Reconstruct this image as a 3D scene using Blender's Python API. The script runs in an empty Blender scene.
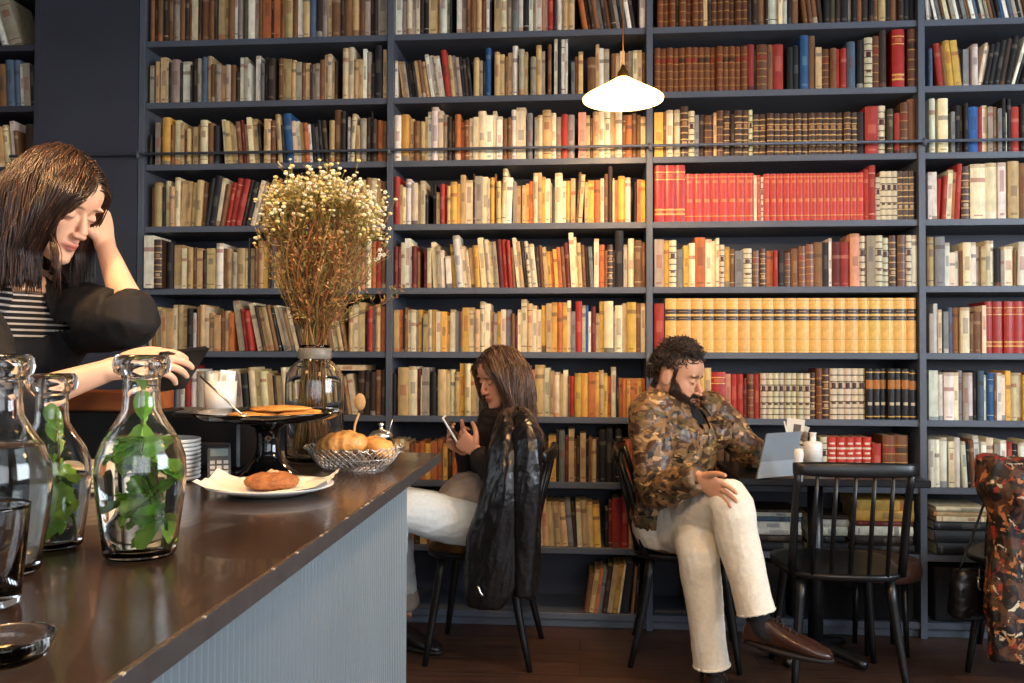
import bpy, math, random, re
import numpy as np
from mathutils import Vector, Matrix, Quaternion, noise

random.seed(7)
R = math.radians
V = Vector
SC = bpy.context.scene
COL = SC.collection

# ---------------------------------------------------------------- camera
FPX, YAW, PITCH, ROLL, EYE = 850.0, R(4.6), R(0.98), R(0.17), 1.2
cam_d = bpy.data.cameras.new('camera')
cam_d.sensor_width = 36.0
cam_d.lens = 36.0 * FPX / 1024
cam_d.clip_start = 0.05
cam = bpy.data.objects.new('camera', cam_d)
COL.objects.link(cam)
CAM = Matrix.Translation((0, 0, EYE)) @ Matrix.Rotation(YAW, 4, 'Z') @ Matrix.Rotation(R(90) + PITCH, 4, 'X') @ Matrix.Rotation(ROLL, 4, 'Z')
cam.matrix_world = CAM
SC.camera = cam
SC.view_settings.view_transform = 'Standard'
SC.view_settings.look = 'None'
SC.view_settings.gamma = 1.0
SC.view_settings.use_curve_mapping = False
SC.view_settings.exposure = 0.45
SC.cycles.use_denoising = True
SC.cycles.max_bounces = 10
SC.cycles.transmission_bounces = 10
SC.cycles.transparent_max_bounces = 12
SC.cycles.caustics_reflective = True
SC.cycles.caustics_refractive = True
SC.cycles.sample_clamp_indirect = 6.0

def at(x, y, d):
    """a point of the place: d metres in front of the lens, on the ray through (x, y)"""
    return CAM @ V(((x - 512) / FPX * d, -(y - 341.5) / FPX * d, -d))
CR = V((math.cos(YAW), math.sin(YAW), 0))      # to the viewer's right
CF = V((-math.sin(YAW), math.cos(YAW), 0))     # away from the viewer
UP = V((0, 0, 1))

# ---------------------------------------------------------------- world and lights
world = bpy.data.worlds.new('world')
SC.world = world
world.use_nodes = True
world.node_tree.nodes['Background'].inputs[0].default_value = (0.62, 0.72, 0.85, 1)
world.node_tree.nodes['Background'].inputs[1].default_value = 1.2

def area(name, loc, target, sx, sy, power, col):
    l = bpy.data.lights.new(name, 'AREA')
    l.shape = 'RECTANGLE'; l.size = sx; l.size_y = sy; l.energy = power; l.color = col
    o = bpy.data.objects.new(name, l); COL.objects.link(o)
    o.location = loc
    o.rotation_euler = (V(target) - V(loc)).to_track_quat('-Z', 'Y').to_euler()
    return o
def point(name, loc, power, col, r=0.03):
    l = bpy.data.lights.new(name, 'POINT'); l.energy = power; l.color = col; l.shadow_soft_size = r
    o = bpy.data.objects.new(name, l); COL.objects.link(o); o.location = loc
    return o
COOL = (0.80, 0.90, 1.0)
WARM = (1.0, 0.66, 0.36)
area('window_daylight', (4.0, 0.9, 1.95), (0.0, 2.6, 1.3), 2.6, 1.5, 125, COOL)
area('window_daylight', (1.6, -2.3, 1.9), (0.2, 3.7, 1.5), 3.4, 1.7, 42, (0.95, 0.96, 1.0))
area('window_daylight', (-3.4, 0.2, 1.9), (-.6, 1.2, 1.0), 1.7, 1.5, 14, COOL)

# ---------------------------------------------------------------- materials
def srgb(c):
    return tuple(((v / 255) / 12.92 if v / 255 <= 0.04045 else ((v / 255 + 0.055) / 1.055) ** 2.4) for v in c)
MATS = {}
def mat(name, col=(128, 128, 128), rough=0.5, metal=0.0, attr=False, noise_s=0, noise_a=0.15, bump=0, bump_s=60,
        trans=0, ior=1.45, coat=0, emit=None, emit_s=0, sheen=0, sss=0, stretch=(1, 1, 1), spec=None):
    if name in MATS: return MATS[name]
    m = bpy.data.materials.new(name); m.use_nodes = True
    nt = m.node_tree; b = nt.nodes['Principled BSDF']; L = nt.links
    c = srgb(col)
    b.inputs['Base Color'].default_value = (*c, 1)
    b.inputs['Roughness'].default_value = rough
    b.inputs['Metallic'].default_value = metal
    b.inputs['Transmission Weight'].default_value = trans
    b.inputs['IOR'].default_value = ior
    b.inputs['Coat Weight'].default_value = coat
    b.inputs['Sheen Weight'].default_value = sheen
    if spec is not None: b.inputs['Specular IOR Level'].default_value = spec
    if sss:
        b.inputs['Subsurface Weight'].default_value = sss
        b.inputs['Subsurface Radius'].default_value = (0.012, 0.005, 0.003)
        b.inputs['Subsurface Scale'].default_value = 1.0
    if emit:
        b.inputs['Emission Color'].default_value = (*srgb(emit), 1)
        b.inputs['Emission Strength'].default_value = emit_s
    src = None
    if attr:
        a = nt.nodes.new('ShaderNodeAttribute'); a.attribute_name = 'Col'; src = a.outputs['Color']
        L.new(src, b.inputs['Base Color'])
    tc = nt.nodes.new('ShaderNodeTexCoord'); mp = nt.nodes.new('ShaderNodeMapping')
    mp.inputs['Scale'].default_value = stretch
    L.new(tc.outputs['Object'], mp.inputs['Vector'])
    if noise_s:
        n = nt.nodes.new('ShaderNodeTexNoise'); n.inputs['Scale'].default_value = noise_s; n.inputs['Detail'].default_value = 5
        L.new(mp.outputs[0], n.inputs['Vector'])
        mr = nt.nodes.new('ShaderNodeMapRange')
        mr.inputs['To Min'].default_value = 1 - noise_a * 1.6; mr.inputs['To Max'].default_value = 1 + noise_a * 1.2
        mr.inputs['From Min'].default_value = 0.25; mr.inputs['From Max'].default_value = 0.75
        L.new(n.outputs['Fac'], mr.inputs['Value'])
        mx = nt.nodes.new('ShaderNodeMix'); mx.data_type = 'RGBA'; mx.blend_type = 'MULTIPLY'; mx.inputs['Factor'].default_value = 1
        if src: L.new(src, mx.inputs['A'])
        else: mx.inputs['A'].default_value = (*c, 1)
        L.new(mr.outputs[0], mx.inputs['B']); L.new(mx.outputs['Result'], b.inputs['Base Color'])
    if bump:
        n2 = nt.nodes.new('ShaderNodeTexNoise'); n2.inputs['Scale'].default_value = bump_s; n2.inputs['Detail'].default_value = 4
        L.new(mp.outputs[0], n2.inputs['Vector'])
        bp = nt.nodes.new('ShaderNodeBump'); bp.inputs['Strength'].default_value = bump; bp.inputs['Distance'].default_value = 0.01
        L.new(n2.outputs['Fac'], bp.inputs['Height']); L.new(bp.outputs[0], b.inputs['Normal'])
    MATS[name] = m
    return m

m_paint = mat('slate_paint', (84, 90, 102), 0.42, noise_s=3, noise_a=0.10, bump=0.08, bump_s=90)
m_paint_dark = mat('slate_paint_dark', (54, 56, 68), 0.5, noise_s=2.5, noise_a=0.12, bump=0.08, bump_s=60)
m_book = mat('book_cloth', attr=True, rough=0.62, noise_s=45, noise_a=0.16, stretch=(1, 1, .5))
m_leather_book = mat('book_leather', attr=True, rough=0.36, noise_s=70, noise_a=0.12)
m_black_wood = mat('black_lacquer', (20, 20, 22), 0.32, noise_s=20, noise_a=0.1)
m_black = mat('black_plastic', (18, 18, 20), 0.3)
m_steel = mat('steel', (214, 212, 208), 0.3, 1.0)
m_white = mat('white_china', (236, 233, 226), 0.25, coat=0.3)
m_glass = mat('clear_glass', (250, 252, 252), 0.01, trans=1, ior=1.45)
m_water = mat('water', (248, 252, 250), 0.0, trans=1, ior=1.33)
m_skin = mat('skin', attr=True, rough=0.5, sss=0.12, noise_s=30, noise_a=0.04)
m_plaster = mat('plaster', (150, 146, 140), 0.8, noise_s=4, noise_a=0.08)

# ---------------------------------------------------------------- mesh builder
def worldloc(o):
    p = V((0, 0, 0))
    while o is not None:
        p = p + o.location; o = o.parent
    return p
def link_mesh(name, me, mats, parent=None, origin=None, smooth=True):
    if not isinstance(mats, (list, tuple)): mats = [mats]
    for m in mats: me.materials.append(m)
    off = worldloc(parent) if parent else V((0, 0, 0))
    if origin is not None: off = off + V(origin) - (worldloc(parent) if parent else V((0, 0, 0)))
    n = len(me.vertices)
    if off.length > 0 and n:
        a = np.empty(n * 3, np.float32); me.vertices.foreach_get('co', a)
        a = a.reshape(-1, 3) - np.array(off[:], np.float32)
        me.vertices.foreach_set('co', a.ravel())
    if smooth is True: me.polygons.foreach_set('use_smooth', [True] * len(me.polygons))
    me.update()
    o = bpy.data.objects.new(name, me); COL.objects.link(o)
    if parent:
        o.parent = parent
        if origin is not None: o.location = V(origin) - worldloc(parent)
    elif origin is not None: o.location = origin
    return o

def frames(pts):
    """parallel transported frames along a polyline"""
    T = []
    for i in range(len(pts)):
        a = pts[max(0, i - 1)]; b = pts[min(len(pts) - 1, i + 1)]
        t = (b - a)
        T.append(t.normalized() if t.length > 1e-9 else V((0, 0, 1)))
    x = T[0].orthogonal().normalized()
    out = []
    for i, t in enumerate(T):
        x = x - t * x.dot(t)
        x = x.normalized() if x.length > 1e-6 else t.orthogonal().normalized()
        out.append((x.copy(), t.cross(x).normalized(), t))
    return out
def spline(pts, rad, sub=4):
    """Catmull-Rom through points with radii"""
    P, Q = [], []
    n = len(pts)
    for i in range(n - 1):
        p0, p1, p2, p3 = pts[max(0, i - 1)], pts[i], pts[i + 1], pts[min(n - 1, i + 2)]
        r0, r1, r2, r3 = rad[max(0, i - 1)], rad[i], rad[i + 1], rad[min(n - 1, i + 2)]
        for k in range(sub):
            t = k / sub
            def cr(a, b, c, d): return 0.5 * ((2 * b) + (c - a) * t + (2 * a - 5 * b + 4 * c - d) * t * t + (3 * b - a - 3 * c + d) * t ** 3)
            P.append(cr(p0, p1, p2, p3)); Q.append(cr(r0, r1, r2, r3))
    P.append(pts[-1]); Q.append(rad[-1])
    return P, Q

class MB:
    def __init__(s): s.v = []; s.f = []; s.c = []; s.m = []; s.sm = []
    def add(s, vs, fs, col=None, mi=0, smooth=True):
        b = len(s.v); s.v.extend([tuple(p) for p in vs])
        for f in fs:
            s.f.append(tuple(b + i for i in f)); s.c.append(col); s.m.append(mi); s.sm.append(smooth)
        return s
    def box(s, c, size, rot=None, col=None, mi=0, bev=0.0):
        hx, hy, hz = size[0] / 2, size[1] / 2, size[2] / 2
        c = V(c); rot = rot or Matrix.Identity(3)
        if bev <= 0:
            vs = [c + rot @ V((x * hx, y * hy, z * hz)) for x in (-1, 1) for y in (-1, 1) for z in (-1, 1)]
            fs = [(0, 1, 3, 2), (4, 6, 7, 5), (0, 4, 5, 1), (2, 3, 7, 6), (0, 2, 6, 4), (1, 5, 7, 3)]
            return s.add(vs, fs, col, mi, False)
        e = min(bev, hx * .9, hy * .9, hz * .9)
        vs = []; idx = {}
        for x in (-1, 1):
            for y in (-1, 1):
                for z in (-1, 1):
                    for ax in range(3):
                        p = [x * (hx - e), y * (hy - e), z * (hz - e)]
                        p[ax] = (x * hx, y * hy, z * hz)[ax]
                        idx[(x, y, z, ax)] = len(vs); vs.append(c + rot @ V(p))
        fs = []
        for ax in range(3):
            a, b = [(1, 2), (2, 0), (0, 1)][ax]
            for sg in (-1, 1):
                q = []
                for (p, r) in ((-1, -1), (1, -1), (1, 1), (-1, 1)):
                    k = [0, 0, 0]; k[ax] = sg; k[a] = p; k[b] = r; q.append(idx[(*k, ax)])
                fs.append(q if sg > 0 else q[::-1])
        for ax in range(3):
            a, b = [(1, 2), (2, 0), (0, 1)][ax]
            for p in (-1, 1):
                for r in (-1, 1):
                    k0 = [0, 0, 0]; k1 = [0, 0, 0]; k0[ax] = -1; k1[ax] = 1
                    for k in (k0, k1): k[a] = p; k[b] = r
                    q = [idx[(*k0, a)], idx[(*k1, a)], idx[(*k1, b)], idx[(*k0, b)]]
                    fs.append(q if p * r > 0 else q[::-1])
        for x in (-1, 1):
            for y in (-1, 1):
                for z in (-1, 1):
                    q = [idx[(x, y, z, 0)], idx[(x, y, z, 1)], idx[(x, y, z, 2)]]
                    fs.append(q if x * y * z > 0 else q[::-1])
        return s.add(vs, fs, col, mi, False)
    def rings(s, rs, closed=True, caps=True, col=None, mi=0, smooth=True):
        n = len(rs[0]); vs = [p for r in rs for p in r]; fs = []
        for i in range(len(rs) - 1):
            for k in range(n if closed else n - 1):
                a = i * n + k; b = i * n + (k + 1) % n
                fs.append((a, b, b + n, a + n))
        if caps:
            fs.append(tuple(range(n))[::-1]); fs.append(tuple((len(rs) - 1) * n + k for k in range(n)))
        return s.add(vs, fs, col, mi, smooth)
    def tube(s, pts, rad, n=10, sub=0, col=None, mi=0, flat=1.0, caps=True, up=None):
        pts = [V(p) for p in pts]
        if not isinstance(rad, (list, tuple)): rad = [rad] * len(pts)
        if sub: pts, rad = spline(pts, list(rad), sub)
        fr = frames(pts); rs = []
        for p, r, (x, y, t) in zip(pts, rad, fr):
            if up is not None:
                y2 = V(up) - t * V(up).dot(t)
                if y2.length > 1e-5: y = y2.normalized(); x = y.cross(t).normalized()
            rs.append([p + x * (math.cos(2 * math.pi * k / n) * r) + y * (math.sin(2 * math.pi * k / n) * r * flat) for k in range(n)])
        return s.rings(rs, True, caps, col, mi)
    def sect(s, secs, n=20, sub=3, col=None, mi=0, p=2.0, caps=True):
        """loft: secs = (centre, half axis x, half axis y) vectors, superellipse power p"""
        cs = [V(a[0]) for a in secs]; xs = [V(a[1]) for a in secs]; ys = [V(a[2]) for a in secs]
        if sub > 1:
            C, _ = spline(cs, [0.0] * len(cs), sub); X, _ = spline(xs, [0.0] * len(cs), sub); Y, _ = spline(ys, [0.0] * len(cs), sub)
        else: C, X, Y = cs, xs, ys
        rs = []
        for c, x, y in zip(C, X, Y):
            r = []
            for k in range(n):
                a = 2 * math.pi * k / n; ca, sa = math.cos(a), math.sin(a)
                r.append(c + x * (math.copysign(abs(ca) ** (2 / p), ca)) + y * (math.copysign(abs(sa) ** (2 / p), sa)))
            rs.append(r)
        return s.rings(rs, True, caps, col, mi)
    def ell(s, c, r, rot=None, n=14, m=9, col=None, mi=0):
        c = V(c); rot = rot or Matrix.Identity(3)
        if isinstance(r, (int, float)): r = (r, r, r)
        rs = []
        for j in range(m + 1):
            t = math.pi * j / m; t = min(max(t, 0.02), math.pi - 0.02)
            rs.append([c + rot @ V((r[0] * math.sin(t) * math.cos(2 * math.pi * k / n), r[1] * math.sin(t) * math.sin(2 * math.pi * k / n), -r[2] * math.cos(t))) for k in range(n)])
        return s.rings(rs, True, True, col, mi)
    def lathe(s, c, prof, n=40, col=None, mi=0, sx=1, sy=1, closed=False):
        c = V(c)
        rs = [[c + V((r * sx * math.cos(2 * math.pi * k / n), r * sy * math.sin(2 * math.pi * k / n), z)) for k in range(n)] for r, z in prof]
        if closed: rs.append(rs[0]); return s.rings(rs, True, False, col, mi)
        return s.rings(rs, True, True, col, mi)
    def mesh(s, name='m'):
        me = bpy.data.meshes.new(name); me.from_pydata(s.v, [], s.f)
        me.polygons.foreach_set('material_index', s.m)
        me.polygons.foreach_set('use_smooth', s.sm)
        if any(c is not None for c in s.c):
            ca = me.color_attributes.new('Col', 'FLOAT_COLOR', 'CORNER')
            arr = []
            for f, c in zip(s.f, s.c):
                c = c or (.5, .5, .5); arr.extend((c[0], c[1], c[2], 1.0) * len(f))
            ca.data.foreach_set('color', arr)
        me.validate(); me.update()
        return me
    def build(s, name, mats, parent=None, origin=None):
        return link_mesh(name, s.mesh(name), mats, parent, origin, smooth=None)

def empty(name, loc, label=None, cat=None, group=None):
    o = bpy.data.objects.new(name, None); COL.objects.link(o); o.location = loc; o.empty_display_size = 0.1
    return tag(o, label, cat, group)
def tag(o, label=None, cat=None, group=None, kind=None):
    if label: o['label'] = label
    if cat: o['category'] = cat
    if group: o['group'] = group
    if kind: o['kind'] = kind
    return o
def struct(o): o['kind'] = 'structure'; return o
def copy_tree(o, parent=None):
    c = o.copy(); COL.objects.link(c)
    if parent: c.parent = parent
    for ch in [x for x in bpy.data.objects if x.parent == o]: copy_tree(ch, c)
    return c

def remesh(mb, voxel, smooth=4):
    me = mb.mesh('tmp'); o = bpy.data.objects.new('tmp', me); COL.objects.link(o)
    m = o.modifiers.new('r', 'REMESH'); m.mode = 'VOXEL'; m.voxel_size = voxel; m.adaptivity = 0
    if smooth:
        s = o.modifiers.new('s', 'SMOOTH'); s.factor = 0.5; s.iterations = smooth
    dg = bpy.context.evaluated_depsgraph_get(); dg.update()
    out = bpy.data.meshes.new_from_object(o.evaluated_get(dg))
    bpy.data.objects.remove(o); bpy.data.meshes.remove(me)
    return out
def co(me):
    a = np.empty(len(me.vertices) * 3, np.float32); me.vertices.foreach_get('co', a); return a.reshape(-1, 3).astype(np.float64)
def normals(me):
    a = np.empty(len(me.vertices) * 3, np.float32); me.vertices.foreach_get('normal', a); return a.reshape(-1, 3).astype(np.float64)
def setco(me, a): me.vertices.foreach_set('co', a.astype(np.float32).ravel()); me.update()
def paint(me, cols):
    ca = me.color_attributes.new('Col', 'FLOAT_COLOR', 'POINT')
    ca.data.foreach_set('color', np.hstack([cols, np.ones((len(cols), 1))]).astype(np.float32).ravel())
def fold(me, amp, freq, axis=None, seed=0, ridged=True, el=.65):
    """push the cloth in and out along its normals in soft ridged folds"""
    P = co(me); N = normals(me); d = np.zeros(len(P))
    ax = V(axis).normalized() if axis is not None else None
    for i, p in enumerate(P):
        q = V(p)
        if ax is not None: q = q - ax * (q.dot(ax) * el)
        q = q * freq + V((seed, seed * .7, 0))
        a = noise.noise(q); b = noise.noise(q * 2.3)
        if ridged: d[i] = (1 - 2.2 * abs(a)) * .7 + (0.6 - 1.6 * abs(b)) * .4
        else: d[i] = a + .4 * b
    setco(me, P + N * (d * amp)[:, None])
# ---------------------------------------------------------------- room shell
D = 3.77            # front plane of the bookcase
ZS = [1.2186 + 0.288 * (5 - k) for k in range(10)]      # top faces of shelves 0..9, top down
ZTOP = 1.2186 + 0.288 * 6
def floor_mat():
    m = bpy.data.materials.new('wood_floor'); m.use_nodes = True; nt = m.node_tree; L = nt.links; b = nt.nodes['Principled BSDF']
    tc = nt.nodes.new('ShaderNodeTexCoord'); mp = nt.nodes.new('ShaderNodeMapping'); mp.inputs['Scale'].default_value = (1, 1, 1)
    L.new(tc.outputs['Object'], mp.inputs[0])
    br = nt.nodes.new('ShaderNodeTexBrick'); br.inputs['Scale'].default_value = 1
    br.inputs['Brick Width'].default_value = 1.4; br.inputs['Row Height'].default_value = 0.14; br.inputs['Mortar Size'].default_value = 0.0025
    br.inputs['Color1'].default_value = (*srgb((84, 58, 44)), 1); br.inputs['Color2'].default_value = (*srgb((58, 41, 33)), 1)
    br.inputs['Mortar'].default_value = (*srgb((24, 17, 14)), 1)
    L.new(mp.outputs[0], br.inputs[0])
    mp2 = nt.nodes.new('ShaderNodeMapping'); mp2.inputs['Scale'].default_value = (1.5, 22, 1); L.new(tc.outputs['Object'], mp2.inputs[0])
    n = nt.nodes.new('ShaderNodeTexNoise'); n.inputs['Scale'].default_value = 3; n.inputs['Detail'].default_value = 7; L.new(mp2.outputs[0], n.inputs[0])
    mr = nt.nodes.new('ShaderNodeMapRange'); mr.inputs['From Min'].default_value = .3; mr.inputs['From Max'].default_value = .7; mr.inputs['To Min'].default_value = .45; mr.inputs['To Max'].default_value = 1.25
    L.new(n.outputs['Fac'], mr.inputs[0])
    mx = nt.nodes.new('ShaderNodeMix'); mx.data_type = 'RGBA'; mx.blend_type = 'MULTIPLY'; mx.inputs['Factor'].default_value = 1
    L.new(br.outputs['Color'], mx.inputs['A']); L.new(mr.outputs[0], mx.inputs['B']); L.new(mx.outputs['Result'], b.inputs['Base Color'])
    b.inputs['Roughness'].default_value = 0.45
    bp = nt.nodes.new('ShaderNodeBump'); bp.inputs['Strength'].default_value = .2; bp.inputs['Distance'].default_value = .005
    L.new(n.outputs['Fac'], bp.inputs['Height']); L.new(bp.outputs[0], b.inputs['Normal'])
    return m
X0, X1, Y0, Y1, ZC = -3.5, 4.3, -2.7, 4.12, 3.45
def sbox(name, lo, hi, m):
    lo, hi = V(lo), V(hi)
    return struct(MB().box((lo + hi) / 2, hi - lo).build(name, m))
sbox('floor', (X0, Y0, -0.1), (X1, Y1, 0), floor_mat())
sbox('ceiling', (X0, Y0, ZC), (X1, Y1, ZC + .1), m_plaster)
sbox('wall_back', (X0, Y1, 0), (X1, Y1 + .1, ZC), m_paint_dark)
def holed_wall(name, horizontal, fixed, a0, a1, holes):
    mb = MB(); cur = a0
    def put(u0, u1, z0, z1):
        if horizontal: mb.box(((u0 + u1) / 2, fixed, (z0 + z1) / 2), (u1 - u0, .1, z1 - z0))
        else: mb.box((fixed, (u0 + u1) / 2, (z0 + z1) / 2), (.1, u1 - u0, z1 - z0))
    for h0, h1, z0, z1 in holes:
        put(cur, h0, 0, ZC); put(h0, h1, 0, z0); put(h0, h1, z1, ZC); cur = h1
    put(cur, a1, 0, ZC)
    struct(mb.build(name, m_plaster))
wr = [(-0.5, 2.3, 1.1, 2.8)]; wb = [(-1.9, .6, .75, 2.8), (1.0, 3.5, .75, 2.8)]
holed_wall('wall_right', False, X1 + .05, Y0, Y1, wr)
holed_wall('wall_front', True, Y0 - .05, X0, X1, wb)
def window(i, horizontal, fixed, a0, a1, z0, z1):
    f = MB(); w = .05
    def put(mb, u0, u1, q0, q1, t=.06):
        if horizontal: mb.box(((u0 + u1) / 2, fixed, (q0 + q1) / 2), (u1 - u0, t, q1 - q0))
        else: mb.box((fixed, (u0 + u1) / 2, (q0 + q1) / 2), (t, u1 - u0, q1 - q0))
    put(f, a0, a1, z0, z0 + w); put(f, a0, a1, z1 - w, z1); mid = (a0 + a1) / 2
    for u in (a0, mid - w / 2, a1 - w): put(f, u, u + w, z0, z1)
    o = struct(f.build('window_%d' % i, m_black_wood))
    g = MB(); put(g, a0 + w, a1 - w, z0 + w, z1 - w, .006); g.build('pane', m_glass, o)
holed_wall('wall_left', False, X0 - .05, Y0, Y1, [(-.7, 1.1, 1.05, 2.75)])
window(4, False, X0 - .05, -.7, 1.1, 1.05, 2.75)
window(1, False, X1 + .05, *wr[0]); window(2, True, Y0 - .05, *wb[0]); window(3, True, Y0 - .05, *wb[1])

# ---------------------------------------------------------------- bookcases
T = 0.028
UPX = [-2.029, -0.859, 0.303, 1.463, 2.623]
bc = empty('bookcase', (UPX[0], D, 0), 'tall slate-blue built-in bookcase filling the wall behind the seated people', 'bookcase')
for x in UPX:
    MB().box((x, D + .16, (ZTOP + .0) / 2), (T, .32, ZTOP), bev=.001).build('upright', m_paint, bc)
for k, z in enumerate(ZS + [ZTOP]):
    for b in range(4):
        a0, a1 = UPX[b] + T / 2, UPX[b + 1] - T / 2
        MB().box(((a0 + a1) / 2, D + .165, z - T / 2), (a1 - a0, .31, T), bev=.0015).build('shelf', m_paint, bc)
MB().box(((UPX[0] + UPX[4]) / 2, D + .33, ZTOP / 2), (UPX[4] - UPX[0] + T, .016, ZTOP)).build('back_panel', m_paint_dark, bc)
MB().box(((UPX[0] + UPX[4]) / 2, D + .04, .02), (UPX[4] - UPX[0], .02, .038)).build('plinth', m_paint, bc)
rail = MB(); zr = ZS[2] + .040
rail.tube([(UPX[0] - .62, D - .03, zr), (UPX[4], D - .03, zr)], .0065, n=8)
ro = rail.build('ladder_rail', m_paint, bc)
for x in UPX + [UPX[0] - .5]:
    MB().box((x, D - .018, zr), (.016, .035, .022), bev=.003).tube([(x, D - .03, zr - .02), (x, D - .03, zr + .012)], .009, n=8).build('bracket', m_paint, ro)
# flat pillar between the two bookcases, and its jointed lower panel
struct(MB().box((-2.285, D + .175, 1.72 + .36), (.478, .35, 2.7 - .02)).build('trim_1', m_paint_dark))
struct(MB().box((-2.285, D + .175, .365), (.478, .35, .73)).build('trim_2', m_paint_dark))
UL = [-3.42, -2.54]
bl = empty('bookcase', (UL[0], D, 0), 'dark bookcase at the far left edge beyond the flat pillar', 'bookcase')
for x in UL: MB().box((x, D + .16, ZTOP / 2), (T, .32, ZTOP), bev=.001).build('upright', m_paint_dark, bl)
for z in ZS + [ZTOP]:
    MB().box(((UL[0] + UL[1]) / 2, D + .165, z - T / 2), (UL[1] - UL[0] - T, .31, T), bev=.0015).build('shelf', m_paint_dark, bl)
MB().box(((UL[0] + UL[1]) / 2, D + .33, ZTOP / 2), (UL[1] - UL[0] + T, .016, ZTOP)).build('back_panel', m_paint_dark, bl)

# ---------------------------------------------------------------- books
PAL = dict(w=(228, 222, 206), c=(224, 207, 168), t=(197, 166, 116), y=(214, 166, 74), o=(184, 104, 54), b=(122, 82, 50), d=(54, 38, 29),
           k=(26, 25, 28), r=(160, 46, 36), m=(104, 32, 28), g=(118, 120, 120), s=(78, 96, 118), u=(34, 82, 138), e=(162, 148, 130),
           n=(72, 68, 46), p=(204, 142, 116))
NAMES = dict(w='white', c='cream', t='tan', y='ochre', o='orange', b='brown', d='dark brown', k='black', r='red', m='maroon', g='grey',
             s='slate', u='blue', e='beige', n='olive', p='salmon', Y='ochre', R='red', M='red', G='mottled', B='brown', K='black', F='red', L='brown', H='mottled')
LEATHER = dict(Y=(226, 176, 88), R=(186, 50, 38), M=(162, 36, 30), G=(206, 192, 160), B=(118, 70, 40), K=(30, 26, 26), F=(196, 60, 48), L=(96, 60, 40), H=(70, 48, 36))
GOLD = (214, 168, 84)
def xat(px):                      # metres along the case for a column at its front
    return (D + .02) * math.tan(math.atan((px - 512) / FPX) - YAW)
def jit(c, a=.10):
    k = 1 + random.uniform(-a, a); return tuple(max(0, min(255, v * k * (1 + random.uniform(-.03, .03)))) for v in c)
def mixc(a, b, t): return tuple(a[i] * (1 - t) + b[i] * t for i in range(3))

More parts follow.
